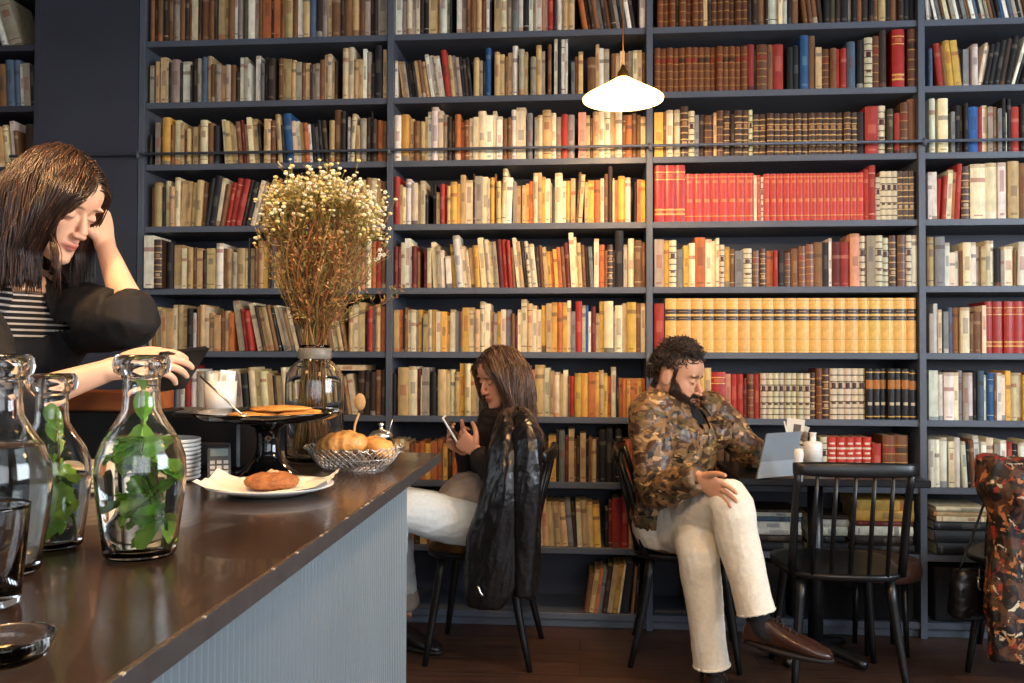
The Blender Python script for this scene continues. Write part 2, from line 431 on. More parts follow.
def book_mesh(mb, x, y, z, w, d, h, code, lean=0.0, flat=False):
    """spine toward -y; the lowest corner sits at height z; flat: the book lies on its side"""
    leather = code in LEATHER
    base = jit(LEATHER[code] if leather else PAL[code], .03 if leather else .10)
    if code in 'YRM' : base = jit(LEATHER[code], .015)
    mi = 1 if leather else 0
    hard = leather or (w > .02 and random.random() < .6) or code in 'dkmrbuns'
    page = jit((222, 204, 160) if code not in 'wg' else (232, 226, 208), .05)
    if code in 'byotd': page = jit((196, 164, 112), .08)
    bulge = min(.007, w * .28) if hard else .0012
    NC = 5
    # spine bands: (z fraction from, to, colour, only centre columns)
    bands = []
    def B(a, b, c, centre=False): bands.append((a, b, c, centre))
    dark = mixc(base, (20, 18, 18), .75); lite = mixc(base, (240, 225, 190), .7)
    if code == 'Y':
        B(.04, .05, mixc(base, dark, .35)); B(.24, .25, mixc(base, dark, .25)); B(.95, .96, mixc(base, dark, .4)); B(.59, .67, (44, 30, 20)); B(.71, .80, (44, 30, 20)); B(.625, .635, mixc(GOLD, dark, .3), True); B(.75, .76, mixc(GOLD, dark, .3), True)
    elif code == 'M':
        for a, b in ((.12, .15), (.20, .23), (.74, .76), (.87, .89)): B(a, b, GOLD)
        B(.78, .85, mixc(base, GOLD, .4), True); B(.155, .195, mixc(base, GOLD, .5), True)
    elif code == 'R':
        B(.10, .12, mixc(base, GOLD, .8)); B(.40, .47, mixc(base, GOLD, .55), True); B(.80, .86, mixc(base, GOLD, .5), True); B(.92, .94, mixc(base, GOLD, .7))
    elif code == 'G':
        for i in range(7): B(.08 + i * .13, .10 + i * .13, (60, 40, 28))
        B(.62, .72, (70, 30, 24), True); B(.30, .36, (90, 60, 40), True)
    elif code == 'H':
        for i in range(7): B(.07 + i * .13, .095 + i * .13, (196, 158, 100))
        B(.63, .70, (150, 110, 70), True); B(.24, .30, (180, 150, 110), True)
    elif code == 'K':
        B(.60, .78, (176, 112, 52)); B(.28, .34, (200, 180, 150), True); B(.05, .07, GOLD); B(.92, .94, GOLD)
    elif code == 'F':
        for i in range(9): B(.05 + i * .1, .09 + i * .1, (226, 205, 180), i % 2 == 0)
    elif code in 'BL':
        for i in range(5): B(.12 + i * .17, .135 + i * .17, mixc(base, GOLD, .7))
        B(.66, .76, mixc(base, (150, 40, 25), .6) if random.random() < .5 else mixc(base, (30, 20, 15), .5))
    else:
        r = random.random()
        ink = lite if sum(base) < 260 else (random.choice([(60, 40, 30), (120, 30, 25), (40, 40, 60)]))
        if r < .45:
            a = random.uniform(.35, .5); B(a, a + random.uniform(.15, .38), mixc(base, ink, .28), True)
            if random.random() < .5: B(.06, .10, mixc(base, ink, .35), True)
        elif r < .7:
            a = random.uniform(.6, .8); B(a, a + .08, mixc(base, ink, .4)); B(.05, .08, mixc(base, ink, .35), True)
        elif r < .82:
            B(.0, random.uniform(.06, .14), mixc(base, random.choice([PAL['b'], PAL['k'], PAL['w'], PAL['o'], PAL['s']]), .55))
        elif r < .9:
            B(.1, .115, ink); B(.85, .865, ink); B(.6, .75, mixc(base, ink, .35), True)
        if sum(base) > 420 and random.random() < .5:       # sun-stained lower or upper spine, a stain of the paper
            B(.93, 1.0, mixc(base, (120, 80, 40), .3))
    cuts = sorted(set([0.0, 1.0] + [round(v, 4) for a, b, _, _ in bands for v in (a, min(1, b))]))
    if flat: R3 = Matrix.Rotation(R(90), 3, 'Y')
    else: R3 = Matrix.Rotation(R(lean), 3, 'Y')
    def P(u, v, q):               # u 0..w, v depth from spine, q 0..h
        p = R3 @ V((u, 0, q)); return V((p.x, v, p.z))
    corners = [P(u, 0, q) for u in (0, w) for q in (0, h)]
    off = V((x - min(c.x for c in corners) if flat else x - P(0, 0, 0).x, y, z - min(c.z for c in corners)))
    if not flat and lean < 0: off.x = x + w / math.cos(R(lean)) - P(w, 0, 0).x
    vs, fs = [], []
    for q in cuts:
        for k in range(NC + 1):
            u = k / NC; vs.append(off + P(u * w, -bulge * (1 - (2 * u - 1) ** 2) + bulge * .3 * 0, q * h))
    for i in range(len(cuts) - 1):
        qm = (cuts[i] + cuts[i + 1]) / 2
        for k in range(NC):
            c = base
            for a, b, bc_, cen in bands:
                if a <= qm <= b and (not cen or 0 < k < NC - 1): c = bc_
            n0 = i * (NC + 1) + k
            mb.add([vs[n0], vs[n0 + 1], vs[n0 + NC + 2], vs[n0 + NC + 1]], [(0, 1, 2, 3)], srgb(c), mi, False)
    b = min(.0022, w * .15); cb = srgb(base)
    def slab(u0, u1, v0, v1, q0, q1, c, m_i, skip_front=False):
        pp = [off + P(u, v, q) for u in (u0, u1) for v in (v0, v1) for q in (q0, q1)]
        fc = [(0, 1, 3, 2), (4, 6, 7, 5), (0, 4, 5, 1), (2, 3, 7, 6), (0, 2, 6, 4), (1, 5, 7, 3)]
        mb.add(pp, fc, c, m_i, False)
    slab(0, b, 0, d, 0, h, cb, mi); slab(w - b, w, 0, d, 0, h, cb, mi)
    ins = .003 if hard else .0004
    slab(b, w - b, .001, d - ins, ins, h - ins, srgb(page), 0)
    # head cap of the spine
    top = [off + P(k / NC * w, -bulge * (1 - (2 * k / NC - 1) ** 2), h) for k in range(NC + 1)] + [off + P(w, .002, h), off + P(0, .002, h)]
    mb.add(top, [tuple(range(NC + 3))], cb, mi, False)
    bot = [off + P(k / NC * w, -bulge * (1 - (2 * k / NC - 1) ** 2), 0) for k in range(NC + 1)] + [off + P(w, .002, 0), off + P(0, .002, 0)]
    mb.add(bot, [tuple(range(NC + 3))[::-1]], cb, mi, False)

BAY = {'A': (147, 386, 63.3), 'B': (393, 646, 65.2), 'C': (654, 919, 67.0), 'D': (928, 1110, 69.2), 'L': (-60, 34, 61.0)}
BNAME = {'A': 'left', 'B': 'middle', 'C': 'right', 'D': 'far right', 'L': 'far-left'}
ROWS = {
# top row, cut by the frame
'A0': "b4.54 d3.55 b5.52 d5.55 b6.52 e6.56 b5.50 d4.55 b3.52 c6.55 d3.54 b8.52 b5.56 d3.50 t7.50 t4.56 b6.55 w3.54 e6.56 n4.55 w6.55 e4.53 b5.54 o8.55 d3.50 o6.55 b5.52 t7.54 b5.53 w5.52 t7.54 s6.56 d6.52 e6.55 t4.54 b9.52 d4.55 b7.54 t7.54 b6.54 e5.52 d4.55 d4.54 e9.53",
'B0': "w7.55 e5.54 c5.52 e4.53 c4.55 d4.50 k5.53 t9.56 b2.50 w7.54 e3.55 k2.50 _5 w5.53 e5.55 b4.52 b6.54 t5.56 b5.53 w3.55 k2.50 _3 t6.56 c7.55 e5.54 g7.54 w4.55 k6.55 w4.54 e3.55 w6.56 p3.53 e3.54 r6.52 d3.50 w6.54 t5.55 t7.56 /-9 o5.55 d4.54 d3.50 b5.54 g4.54 d4.54 b4.53 d5.54 e4.52 k3.54 g4.55 w4.54 d4.52 /0 _4 w6.54",
'C0': "_3 B6.50 B6.52 B6.50 d4.50 B7.52 L6.51 B6.50 L5.52 t4.54 /0 d4.50 L6.51*6 d5.50 d5.50 b8.53 d3.50 w10.55 c4.50 w5.52 k4.50 b7.54 /-6 b5.52 b4.52 b6.54 d5.54 /0 k6.53 n6.54 d5.55 k8.50 e3.30 k5.50 b5.54 d7.53 k5.55 b5.54 t7.55 k5.50 b7.54 d6.52 k6.53 k7.52",
'D0': "/-12 w3.50 e3.50 k3.52 w3.50 g4.52 b3.50 c4.52 k3.50 e4.52 w3.52 d4.50 g4.50 b4.52 w4.50 s4.52 k4.50 w4.52 e3.50 b4.50 d4.50 k4.50 u4.50 w4.50 s4.52 e4.50 k4.52 w4.50 b4.50 t4.50 k5.50",
'A1': "e5.38 k1.40 t4.42 d1.40 t7.46 c2.45 k3.40 e9.43 k2.40 w9.42 k2.38 d6.44 e3.44 s6.46 t5.47 b5.38 e6.37 t4.37 e6.37 b5.37 d5.30 w4.44 e4.44 w3.38 _5 w5.46 _2 g3.38 k4.44 d8.42 _3 b5.42 t3.42 t6.41 t5.40 e6.38 b4.37 t5.37 d2.35 e4.36 e4.36 b5.40 t4.45 c4.45 t3.39 d3.38 _6 c6.50 c6.51 t5.39 t4.39 w4.50 e5.47 d4.35 k8.52 _1 t4.48",
'B1': "w3.38 /-8 t4.38 e4.37 k3.37 d4.36 k3.36 t4.38 b4.38 t5.37 /-9 w4.44 w5.43 c2.42 w5.42 /-6 r6.47 t5.42 e4.42 e4.40 k3.40 d4.38 k4.40 _1 /0 t6.39 e4.37 k3.35 u6.49 _4 t6.44 t5.42 b4.40 t5.44 /0 w6.50 d1.40 e6.46 t4.44 _3 e6.38 t6.50 e4.44 _3 b4.50 _3 w4.57 k4.53 w4.58 w3.58 _4 g4.32 b4.38 t5.42 _5 b9.36 t4.50 w5.46 e6.45 _2 b5.40 t5.40 c5.42 b4.40 e5.42 c5.42 t5.42 b4.40",
'C1': "B6.45*15 r7.47 d2.42 L10.46 b6.46 r10.46 _3 k6.42 k7.45 u8.54 b7.54 t6.42 /0 L8.40 b6.40 r4.40 r6.40 s8.46 _2 k6.48 _1 G8.50 L7.52 d7.58 _5 M12.60 _3 L9.58",
'D1': "_3 s4.40 /-6 r6.44 b4.42 y7.47 y7.47 d2.40 /0 g6.38 _2 w6.42 /10 c3.44 w3.42 k4.42 k6.44 k6.46 d6.48 k6.50 /16 w3.52 k5.50 k6.50 w3.52 b5.52 k6.48 /12 g5.46 k5.48 e5.48 k6.46 /0 k6.44 t5.44 k6.46 w6.46 b6.44",
'A2': "k3.30 _3 e6.43 b3.38 y9.47 b4.40 c6.45 t4.42 b4.34 t3.36 _3 t6.38 b3.40 c8.44 b7.41 k6.38 _2 /-5 c4.45 t5.43 t4.40 c3.38 b5.42 m4.44 t4.40 c5.46 t6.45 k3.40 /0 d2.30 t4.44 c3.44 b6.42 /-4 t5.48 k3.38 u9.49 c4.42 w4.42 t5.40 o5.39 w3.38 k4.38 /-5 g4.36 k4.42 d5.42 /0 t6.42 b8.52 k5.50 _2 w3.45 /3 c5.47 /0 t4.36 e7.43 d5.44 k2.50 d5.42 o6.41 b5.40",
'B2': "w7.46 y8.47 t5.43 b6.40 t5.40 t3.45 w4.50 w7.54 c5.50 e5.46 d4.44 d3.40 o6.46 o4.39 b5.40 c4.42 c5.43 c8.49 w7.45 c4.49 w6.43 b5.41 b4.42 w5.50 c10.52 k1.40 g6.46 _2 e3.42 c5.44 t9.49 c5.46 e6.42 r6.44 e7.44 _4 p8.46 t4.43 b3.40 t6.46 c6.47 c6.46 t5.48 c7.47 b4.42 o6.42 b5.44 b4.42 t5.40",
'C2': "y9.46 b3.46 c7.48 b1.30 c6.48 H8.51 G6.46 g5.42 d4.42 L10.42 t3.44 L7.46 H7.46 d4.42 H8.46 H6.46 G4.46 H7.42*15 k7.42 r13.47 G8.48 _1 n6.44 _1 r6.40 L8.50 b9.54",
'D2': "_3 w6.56 _3 c10.56 _3 g4.42 k4.48 d4.48 k4.50 u10.46 r5.46 c5.48 e5.46 b5.46 g4.44 k4.54 w2.40 k4.54 r9.46 k5.48 w5.40 e6.50 t6.46 k6.50 s5.46 w6.48 b6.50 c5.50 k5.44 b5.50",
'A3': "_2 b4.40 t7.44 k3.40 c5.46 t5.40 c5.49 /3 t6.46 t4.45 t5.44 t6.46 b4.44 /8 k4.48 k7.50 c4.48 /10 b4.42 r5.44 r6.48 /12 r6.47 d4.46 k5.44 /14 c4.46 e4.44 k3.44 t5.46 b5.48 k4.48 /16 b5.46 e4.44 t6.46 d5.44 t5.46 c5.48 b5.44 k5.46 o5.40 e5.42 c5.46 t5.44 b5.45 /0 o4.40 r5.44 t5.44 b5.46 c5.46 t5.44 b5.42",
'B3': "r6.48 t3.40 c3.38 w6.46 c7.42 t3.40 c5.44 k3.30 _5 k4.40 t4.32 r5.40 r3.40 t3.38 y7.42 y4.40 t5.49 c8.44 d2.50 e8.48 c6.47 c2.45 /0 y5.46 b2.50 t5.42 /2 c5.55 w6.46 /0 e4.42 t5.38 _1 t4.38 y4.40 o4.42 c5.50 t4.50 y4.46 c5.44 e2.40 n3.36 c8.50 c4.42 y5.42 t5.44 /4 b3.50 t4.48 /0 t4.40 y6.42 o7.42 c4.44 b4.48 d5.56 c2.44 o4.42 y7.46 c6.44 _4 d3.40 o4.42 y5.42",
'C3': "M10.57 M11.57 M11.57 R9.48*8 c3.46 R4.46 G3.44 R7.47*15 r5.50 r7.54 G5.42 G6.48*3 H6.48*3 _3",
'D3': "w4.48 w5.48 /3 r5.42 r4.44 c5.50 o4.48 r5.56 /0 H9.54 c15.56 c12.57 w8.57 _2 t11.58 b9.56 w8.56 r6.54 c6.50 w8.56 k6.50 c8.54 b7.50 w8.55 t8.50",
'A4': "w10.52 H8.48 k7.46 t9.44 c5.40 t6.41 b4.41 t6.40 d4.38 t8.40 _1 w7.45 b3.40 t6.39 e5.36 t8.40 c3.40 k2.50 t5.40 b3.42 t6.47 y5.44 d2.40 s4.48 t5.36 t6.42 k4.44 b6.46 t5.38 c6.42 b5.44 t5.38 t6.42 d4.42 b6.44 t5.40 t4.42 c5.40 t5.42 b4.38 t5.44 p6.42 c5.44 o5.46 r6.46 b4.44",
'B4': "m4.42 m3.42 c4.46 w6.50 c2.46 m5.42 b3.36 _4 m4.38 c4.40 /-3 c5.46 e4.42 w4.38 k1.30 w6.32 /-5 y4.44 w7.52 c5.42 c3.38 /-4 t4.40 y6.42 /-5 c6.50 c5.48 c4.46 e4.46 /-4 m5.48 r5.48 r4.47 b3.40 /-6 c4.50 t4.46 k4.46 G4.46 c6.43 /-4 d3.40 b4.42 t4.40 y4.36 o3.36 y4.38 o4.40 b4.40 m5.44 /-3 c5.54 c3.50 t4.44 b4.42 d4.40 g4.40 /0 c5.48 o6.42 b3.36 H6.42 d2.36 k9.56 e4.42 b1.36 c6.48 b8.46 b4.44",
'C4': "/0 e9.48 y5.47 G7.47 g7.38 y5.42 c6.44 o10.50 c6.48 c4.46 c3.49 G5.42 y5.40 b5.38 g8.36 G8.38 L8.36 H6.38 o7.36 r4.36 k7.36 L6.34 b7.38 B7.40 B8.42 b8.44 k6.44 w3.48 m8.44 r9.44 p9.52 G7.50 e8.50 G7.50 G7.48 H7.50 L8.50 G6.50 w6.50",
'D4': "t7.50 g10.50 /0 w5.44 c6.34 w4.36 b3.36 c8.44 w5.44 e5.40 t5.40 c6.46 w3.46 k6.38 e4.36 c9.40 b3.36 /2 w8.44 /0 e6.42 t6.40 g6.40 c7.44 w8.46 k5.42 e7.44 c7.46 b6.44 w7.46",
'A5': "c4.36 b3.40 t4.44 e3.40 t5.42 t6.42 c4.46 t6.46 t5.40 k6.42 w3.38 b3.44 t5.46 c4.44 t6.38 t6.36 b4.40 t5.40 o4.38 /-8 e7.50 r4.42 r5.40 /-12 c6.48 d3.46 t5.44 t4.44 b4.46 k3.44 /-14 c4.46 e4.44 t5.40 c4.44 d4.46 t5.42 b4.42 t4.42 /-10 t6.44 c5.42 b6.40 c5.38 t5.42 b4.44 /0 t5.44 c6.46 t6.48 k3.40 r5.44 g3.44 t5.46 o5.44",
'B5': "t6.42 o4.42 d2.36 b3.44 c4.42 c5.42 e3.40 y4.42 k1.34 t5.38 c5.42 y4.42 c6.40 y6.40 t4.36 c5.42 g5.40 b3.40 y7.44 c6.44 t6.42 c5.50 c6.48 t4.40 e4.38 y4.40 c5.42 g6.42 b4.38 m3.36 c4.42 c6.52 t6.48 c5.46 c5.42 y5.46 t6.48 y6.49 o6.49 y5.49 c4.51 g5.40 r7.50 e4.46 u3.46 w3.40 m5.45 t4.38 y5.50 c10.50 e2.40 c8.46 t5.48 y10.49 b5.48 c5.48",
'C5': "r10.49 _1 Y11.54 Y15.54 Y12.54 Y11.54 Y13.54 Y12.54*4 Y11.54 Y12.54 Y13.54 Y12.54 Y13.54 Y12.54 Y13.54 Y11.54 Y12.54 Y13.54 Y13.54 Y10.54 _2",
'D5': "_2 e4.40 w4.50 c4.44 _2 g5.42 s4.46 b7.46 c9.46 b5.40 b8.42 c4.48 M8.52 M10.52 M10.52 M10.52 M10.52 d6.46 c7.50 k5.46 w7.48 t7.46 b6.50 e7.44 c7.48",
'A6': "/-3 u5.44 u6.46 s5.44 r5.46 u5.45 /0 g5.40 w5.42 r5.48 w6.44 e7.42 /-5 w6.42 r6.40 t4.40 o3.40 _2 c5.44 c5.44 e3.40 k6.40 _1 c6.46 t5.44 c6.42 t5.40 d3.38 t6.38 c5.46 t5.42 b5.40 t6.44 c6.44 e4.42 b5.40 t7.42 /-9 c6.42 t5.40 d3.36 t5.38 c5.40 /0 d6.44 d6.44 d5.42 b5.44 d4.44",
'B6': "k3.42 d2.40 t11.48 c9.49 m4.46 c1.40 e8.48 _2 k5.44 d2.40 t9.46 t4.45 c5.46 t5.44 y6.52 c6.52 t6.50 e4.48 b2.46 c6.46 c5.44 t5.48 t6.46 y5.44 t6.48 c5.46 t5.44 b4.46 t5.50 p4.46 t10.51 c6.48 t4.45 c6.44 t4.42 /0 c5.46 b2.40 r5.40 y7.43 y8.43 o7.44 y4.44 t5.46 y4.43 o4.40 c5.49 k3.40 o4.38 o4.38 y4.38 o4.38 o4.38 y4.38 o4.38",
'C6': "d8.48 b6.50 t7.48 d6.48 b7.46 b8.50 y6.50 t7.50 M14.46 p5.44 r6.44 r6.44 m4.40 B6.44 r6.44 G6.45*2 G6.45*6 H6.46 B6.50 H7.50 G7.50*5 K7.50*6 K7.49 _2",
'D6': "w9.50 w5.46 b1.40 w10.48 c5.48 g5.50 e6.48 w4.48 k4.48 s6.50 w4.46 u7.48 b3.46 w5.48 c4.46 y5.50 c6.48 c5.48 y5.46 r6.48 k6.48 w7.48 c6.50 t6.46 w6.48 k5.44",
'A7': "", 'B7': "t6.40 c6.40 t5.38 b5.36 o6.36 o5.38 y6.36 o7.38 o6.40 y5.36 d5.38 o5.38 b6.40 o6.40 _3 y6.40 o5.40 t5.42 b5.38 d5.38 o6.40 t6.42 b5.40 k5.40 d5.42 o5.40 t6.42 k5.40 b5.42 _2 d4.38 y8.45 k3.50 g6.50 m4.44 t6.52 b2.40 d4.44 t6.48 k3.40 b3.44 t5.42 k3.42 k7.50 k7.52 k3.40 k6.52 k2.40 o8.42 o5.42 o5.44 b5.44",
'C7': "d6.44 b6.42 d5.46 k6.44 b7.42 d6.44 b6.42 k6.46 b7.44 d6.42 b6.44 d7.42 k6.44 b6.42 e6.40 g6.40 n6.42 s5.40 e5.42 b6.44 b5.42 n6.46 G6.48 F7.48*5 r7.42 _2 B10.50 B10.50 _8",
'D7': "w6.48 w5.48 w7.50 e2.30 c6.46 w6.50 /-3 w5.46 k3.44 b5.48 w6.52 /0 w5.46 c7.50 e6.44 w6.48 r6.46 k6.44 w6.46 c6.48 w7.46 k6.44 e7.48 w6.48 b6.46 c6.44",
'B8': "t6.44 b6.42 o6.42 d5.44 t6.46 b6.42 t6.40 d5.42 b6.44 y6.42 k6.42 t6.42 b6.44 c6.42 t6.42 k6.40 b6.42 t5.42 /-3 t7.46 t6.46 /-5 c5.46 t6.46 t4.44 t6.44 t5.43 g5.44 d3.40 /0 /-3 c4.44 t5.46 t5.44 y6.42 /0 _3 k3.36 m3.44 r7.48 r7.50 t5.46 e5.46 k4.40",
'B9': "_100 /0 _2 _80 /8 b5.38 t5.42 o3.44 g4.42 d5.46 t5.47 y5.48 c2.48 k8.48 /5 b3.46 k3.46 _8",
'C8': "", 'D8': "", 'C9': "",
'L0': "/-18 w10.40 e6.44 b5.40 k5.44 w8.40 b5.40 d6.40 w4.50 e10.48 _14",
'L1': "/-3 b8.40 d8.42 b8.42 k6.44 b6.40 d5.40 b6.42 s6.46 s5.46 w3.42 e5.42 k4.40",
'L2': "/-6 w6.40 k6.40 d7.42 b5.40 r7.42 k3.40 d5.36 t5.40 c4.42 _2 w3.46 b3.36 _3 /0 d8.42",
'L3': "/0 e6.40 w5.42 b5.40 c6.40 k6.42 e6.40 t6.42 p6.44 b6.40 w6.42 d6.40",
'L4': "/0 t6.40 w5.42 b5.40 c6.40 k6.42 e6.40 t6.42 p6.44 b6.40 w6.42 d6.40",
}
OCC = [(0, 150, 150, 420), (272, 165, 392, 355), (282, 350, 345, 440), (440, 345, 548, 620), (618, 337, 770, 660), (388, 452, 440, 600), (762, 415, 835, 480),
       (797, 468, 922, 600), (980, 452, 1024, 660), (585, 68, 662, 108), (180, 340, 340, 480), (130, 400, 400, 700)]
BOOKS = []
for key, spec in ROWS.items():
    bay, k = key[0], int(key[1]); p0, p1, pitch = BAY[bay]
    toks = []
    for t in spec.split():
        if t[0] == '/': toks.append(('/', float(t[1:]), 0)); continue
        if t[0] == '_': toks.append(('_', float(t[1:]), 0)); continue
        mm = re.match(r'([A-Za-z])(\d+)(?:\.(\d+))?(?:\*(\d+))?', t)
        for _ in range(int(mm.group(4) or 1)): toks.append((mm.group(1), float(mm.group(2)), float(mm.group(3) or 42)))
    if not toks: continue
    # where leaning books meet straighter ones a wedge of air stays between their feet
    out, lp, hp, seen = [], 0.0, 0.0, False
    ln = 0.0
    for c, w, h in toks:
        if c == '/': ln = w; out.append((c, w, h)); continue
        if c != '_' and seen and ln < lp - .5:
            g = min(h, hp) * (math.tan(R(lp)) - math.tan(R(ln)))
            out.append(('_', g, 0))
        if c != '_': lp, hp, seen = ln, h, True
        out.append((c, w, h))
    toks = out
    tot = sum(w for c, w, h in toks if c != '/')
    if bay in 'D': sc = 1.0
    else: sc = (p1 - p0 - 1) / tot
    cur, lean = float(p0) + .5, 0.0
    nth = 0
    row = []
    for c, w, h in toks:
        if c == '/': lean = w; continue
        if c == '_': cur += w * sc; continue
        xa, xb = xat(cur), xat(cur + w * sc); cx = cur + w * sc / 2; cur += w * sc
        if bay == 'D' and xb > 2.60: break
        nth += 1
        row.append(dict(bay=bay, k=k, n=nth, c=c, x=xa, w=(xb - xa) - .0006, h=min(.252, h / pitch * .288 * 1.02), px=w * sc, hpx=h, cx=cx, lean=lean))
    # leaning books need room inside the bay
    lim0 = {'A': UPX[0], 'B': UPX[1], 'C': UPX[2], 'D': UPX[3], 'L': UL[0]}[bay] + T / 2 + .001
    lim1 = {'A': UPX[1], 'B': UPX[2], 'C': UPX[3], 'D': UPX[4], 'L': UL[1]}[bay] - T / 2 - .001
    for i, b in enumerate(row):
        b['prev'] = row[i - 1]['c'] if i else None; b['next'] = row[i + 1]['c'] if i < len(row) - 1 else None
        s = math.sin(R(abs(b['lean']))) * b['h']
        if b['lean'] > 0 and b['x'] + b['w'] + s > lim1: b['lean'] = math.degrees(math.asin(max(0, min(1, (lim1 - b['x'] - b['w']) / b['h']))))
        if b['lean'] < 0 and b['x'] - s < lim0: b['lean'] = -math.degrees(math.asin(max(0, min(1, (b['x'] - lim0) / b['h']))))
        if b['x'] + b['w'] > lim1: b['w'] = max(.004, lim1 - b['x'])
        if b['x'] < lim0: b['w'] -= lim0 - b['x']; b['x'] = lim0
        if b['w'] < .003: continue
        yc = 356 - (ZS[k] - 1.2) * pitch / .288 - b['hpx'] / 2
        vis = 1.0
        for a0, b0, a1, b1 in OCC:
            if a0 <= b['cx'] <= a1 and b0 <= yc <= b1: vis = .15
        if b['cx'] < 2 or b['cx'] > 1022: vis = .02
        if k == 0: vis *= .7
        b['score'] = b['px'] * b['hpx'] * vis
        BOOKS.append(b)
# books lying flat in piles on the low shelf behind the table
PILES = [('C', 738, 802, "k9 d8 w6 w7 s5 w4 d3", 'pile behind the table'), ('C', 806, 848, "k9 k8 w9 w7 d4", 'pile seen through the chair'),
         ('C', 853, 914, "k9 d9 w9 m5 y11 y10", 'pile at the bay end'), ('D', 932, 990, "k12 k12 k9 c5 t5 c5", 'pile beside the scarf')]
LYING = []
for bay, a, b, spec, where in PILES:
    z = ZS[8] ; n = 0
    for t in spec.split():
        th = float(t[1:]) * .0043; j = random.uniform(0, 5)
        n += 1
        LYING.append(dict(c=t[0], x0=xat(a + j), x1=xat(b - random.uniform(0, 4)), z=z, th=th - .0006, where=where, n=n, bay=bay)); z += th
LYING.append(dict(c='c', x0=xat(326), x1=xat(365), z=ZS[6] + .2015, th=.024, where='laid across upright books behind the vase', n=0, bay='A'))
ORD = ['', 'first', 'second', 'third', 'fourth', 'fifth', 'sixth', 'seventh', 'eighth', 'ninth', 'tenth', 'eleventh', 'twelfth', 'thirteenth', 'fourteenth', 'fifteenth',
       'sixteenth', 'seventeenth', 'eighteenth', 'nineteenth']
TENS = {20: 'twenty', 30: 'thirty', 40: 'forty', 50: 'fifty', 60: 'sixty'}
def ordinal(n):
    if n < 20: return ORD[n]
    t = n // 10 * 10
    return {20: 'twentieth', 30: 'thirtieth', 40: 'fortieth', 50: 'fiftieth', 60: 'sixtieth'}[t] if n == t else TENS[t] + '-' + ORD[n - t]
BOOKS.sort(key=lambda b: -b['score'])
NTOP = 300 - len(LYING)
rest = MB()
for i, b in enumerate(BOOKS):
    y = D + random.uniform(.016, .034); dep = random.uniform(.13, .17)
    if b['bay'] == 'A' and b['k'] == 4 and b['n'] <= 2: y = D - .02
    if b['bay'] + str(b['k']) in ('C5', 'C3'): y = D + .022; dep = .17
    if i >= NTOP:
        book_mesh(rest, b['x'], y, ZS[b['k']] + .0003, b['w'], dep, b['h'], b['c'], b['lean']); continue
    mb = MB(); book_mesh(mb, b['x'], y, ZS[b['k']] + .0003, b['w'], dep, b['h'], b['c'], b['lean'])
    o = mb.build('book', [m_book, m_leather_book], None, (b['x'], y, ZS[b['k']]))
    size = 'tall ' if b['hpx'] > 51 else 'short ' if b['hpx'] < 37 else 'thick ' if b['px'] > 9 else 'slim ' if b['px'] < 4.5 else 'upright '
    if abs(b['lean']) > 3: size = 'leaning '
    nb = [NAMES[q] for q in (b['prev'], b['next']) if q]
    near = ('between %s and %s' % (nb[0], nb[1]) if nb[0] != nb[1] else 'among %s ones' % nb[0]) if len(nb) == 2 else 'beside %s' % nb[0] if nb else ''
    sh = 'top shelf' if b['k'] == 0 else ordinal(b['k'] + 1) + ' shelf down'
    if len((size + NAMES[b['c']] + ' book ' + near).split()) > 8: near = 'beside %s' % nb[0]
    lab = '%s%s book %s, %s from left, %s bay, %s' % (size, NAMES[b['c']], near, ordinal(b['n']), BNAME[b['bay']], sh)
    if len(lab.split()) > 16: lab = lab.replace(' ones,', ',').replace('upright ', '')
    if len(lab.split()) > 16: lab = lab.replace(' book ', ' ', 1)
    tag(o, lab, 'book', 'books in the %s bay on the %s' % (BNAME[b['bay']], sh))
for b in LYING:
    mb = MB(); L_ = b['x1'] - b['x0']; y = D + random.uniform(.012, .03)
    book_mesh(mb, b['x0'], y, b['z'] + .0003, b['th'], .2, L_, b['c'], flat=True)
    o = mb.build('book', [m_book, m_leather_book], None, (b['x0'], y, b['z']))
    if b['n']: tag(o, '%s book lying flat, %s up from bottom, %s' % (NAMES[b['c']], ordinal(b['n']), b['where']), 'book', 'books lying in piles on the low shelf')
    else: tag(o, '%s book lying flat, %s' % (NAMES[b['c']], b['where']), 'book')
# one book laid across the tops of others
tag(rest.build('shelved_books', [m_book, m_leather_book]), 'remaining smaller books filling the gaps on all shelves of the bookcases', 'books', kind='stuff')
print('BOOKS', len(BOOKS))
# ---------------------------------------------------------------- pendant lamps
def pendant(x, y, z, label, power, group=None):
    r = empty('pendant_lamp', (x, y, z), label, 'lamp', group)
    m_sh = mat('lamp_shade_glass', (255, 226, 170), 0.35, emit=(255, 190, 104), emit_s=7)
    m_in = mat('glowing_bulb', (255, 240, 210), 0.4, emit=(255, 214, 150), emit_s=22)
    m_cord = mat('brass', (170, 120, 60), 0.35, 1.0)
    o = .003
    prof = [(.150, -.012), (.152, -.006), (.140, .004), (.105, .024), (.070, .044), (.040, .062), (.024, .072), (.024, .072 - o), (.038, .058 - o), (.068, .040 - o), (.103, .020 - o), (.136, .0), (.147, -.010)]
    MB().lathe((x, y, z), prof, 48, closed=True).build('lamp_shade', m_sh, r)
    MB().lathe((x, y, z), [(.004, -.022), (.02, -.018), (.031, -.006), (.034, .006), (.028, .022), (.014, .040), (.012, .055)], 20).build('bulb', m_in, r)
    MB().lathe((x, y, z), [(.022, .066), (.024, .072), (.020, .095), (.010, .104), (.006, .12)], 20).build('socket', m_cord, r)
    MB().tube([(x, y, z + .11), (x, y, ZC - .03)], .0028, n=6).lathe((x, y, ZC - .03), [(.045, .0), (.045, .02), (.03, .029)], 20).build('cord', m_cord, r)
    l = point('lamp_light', (x, y, z - .030), power, WARM, .035); l.parent = r; l.location = (0, 0, -.030)
    return r
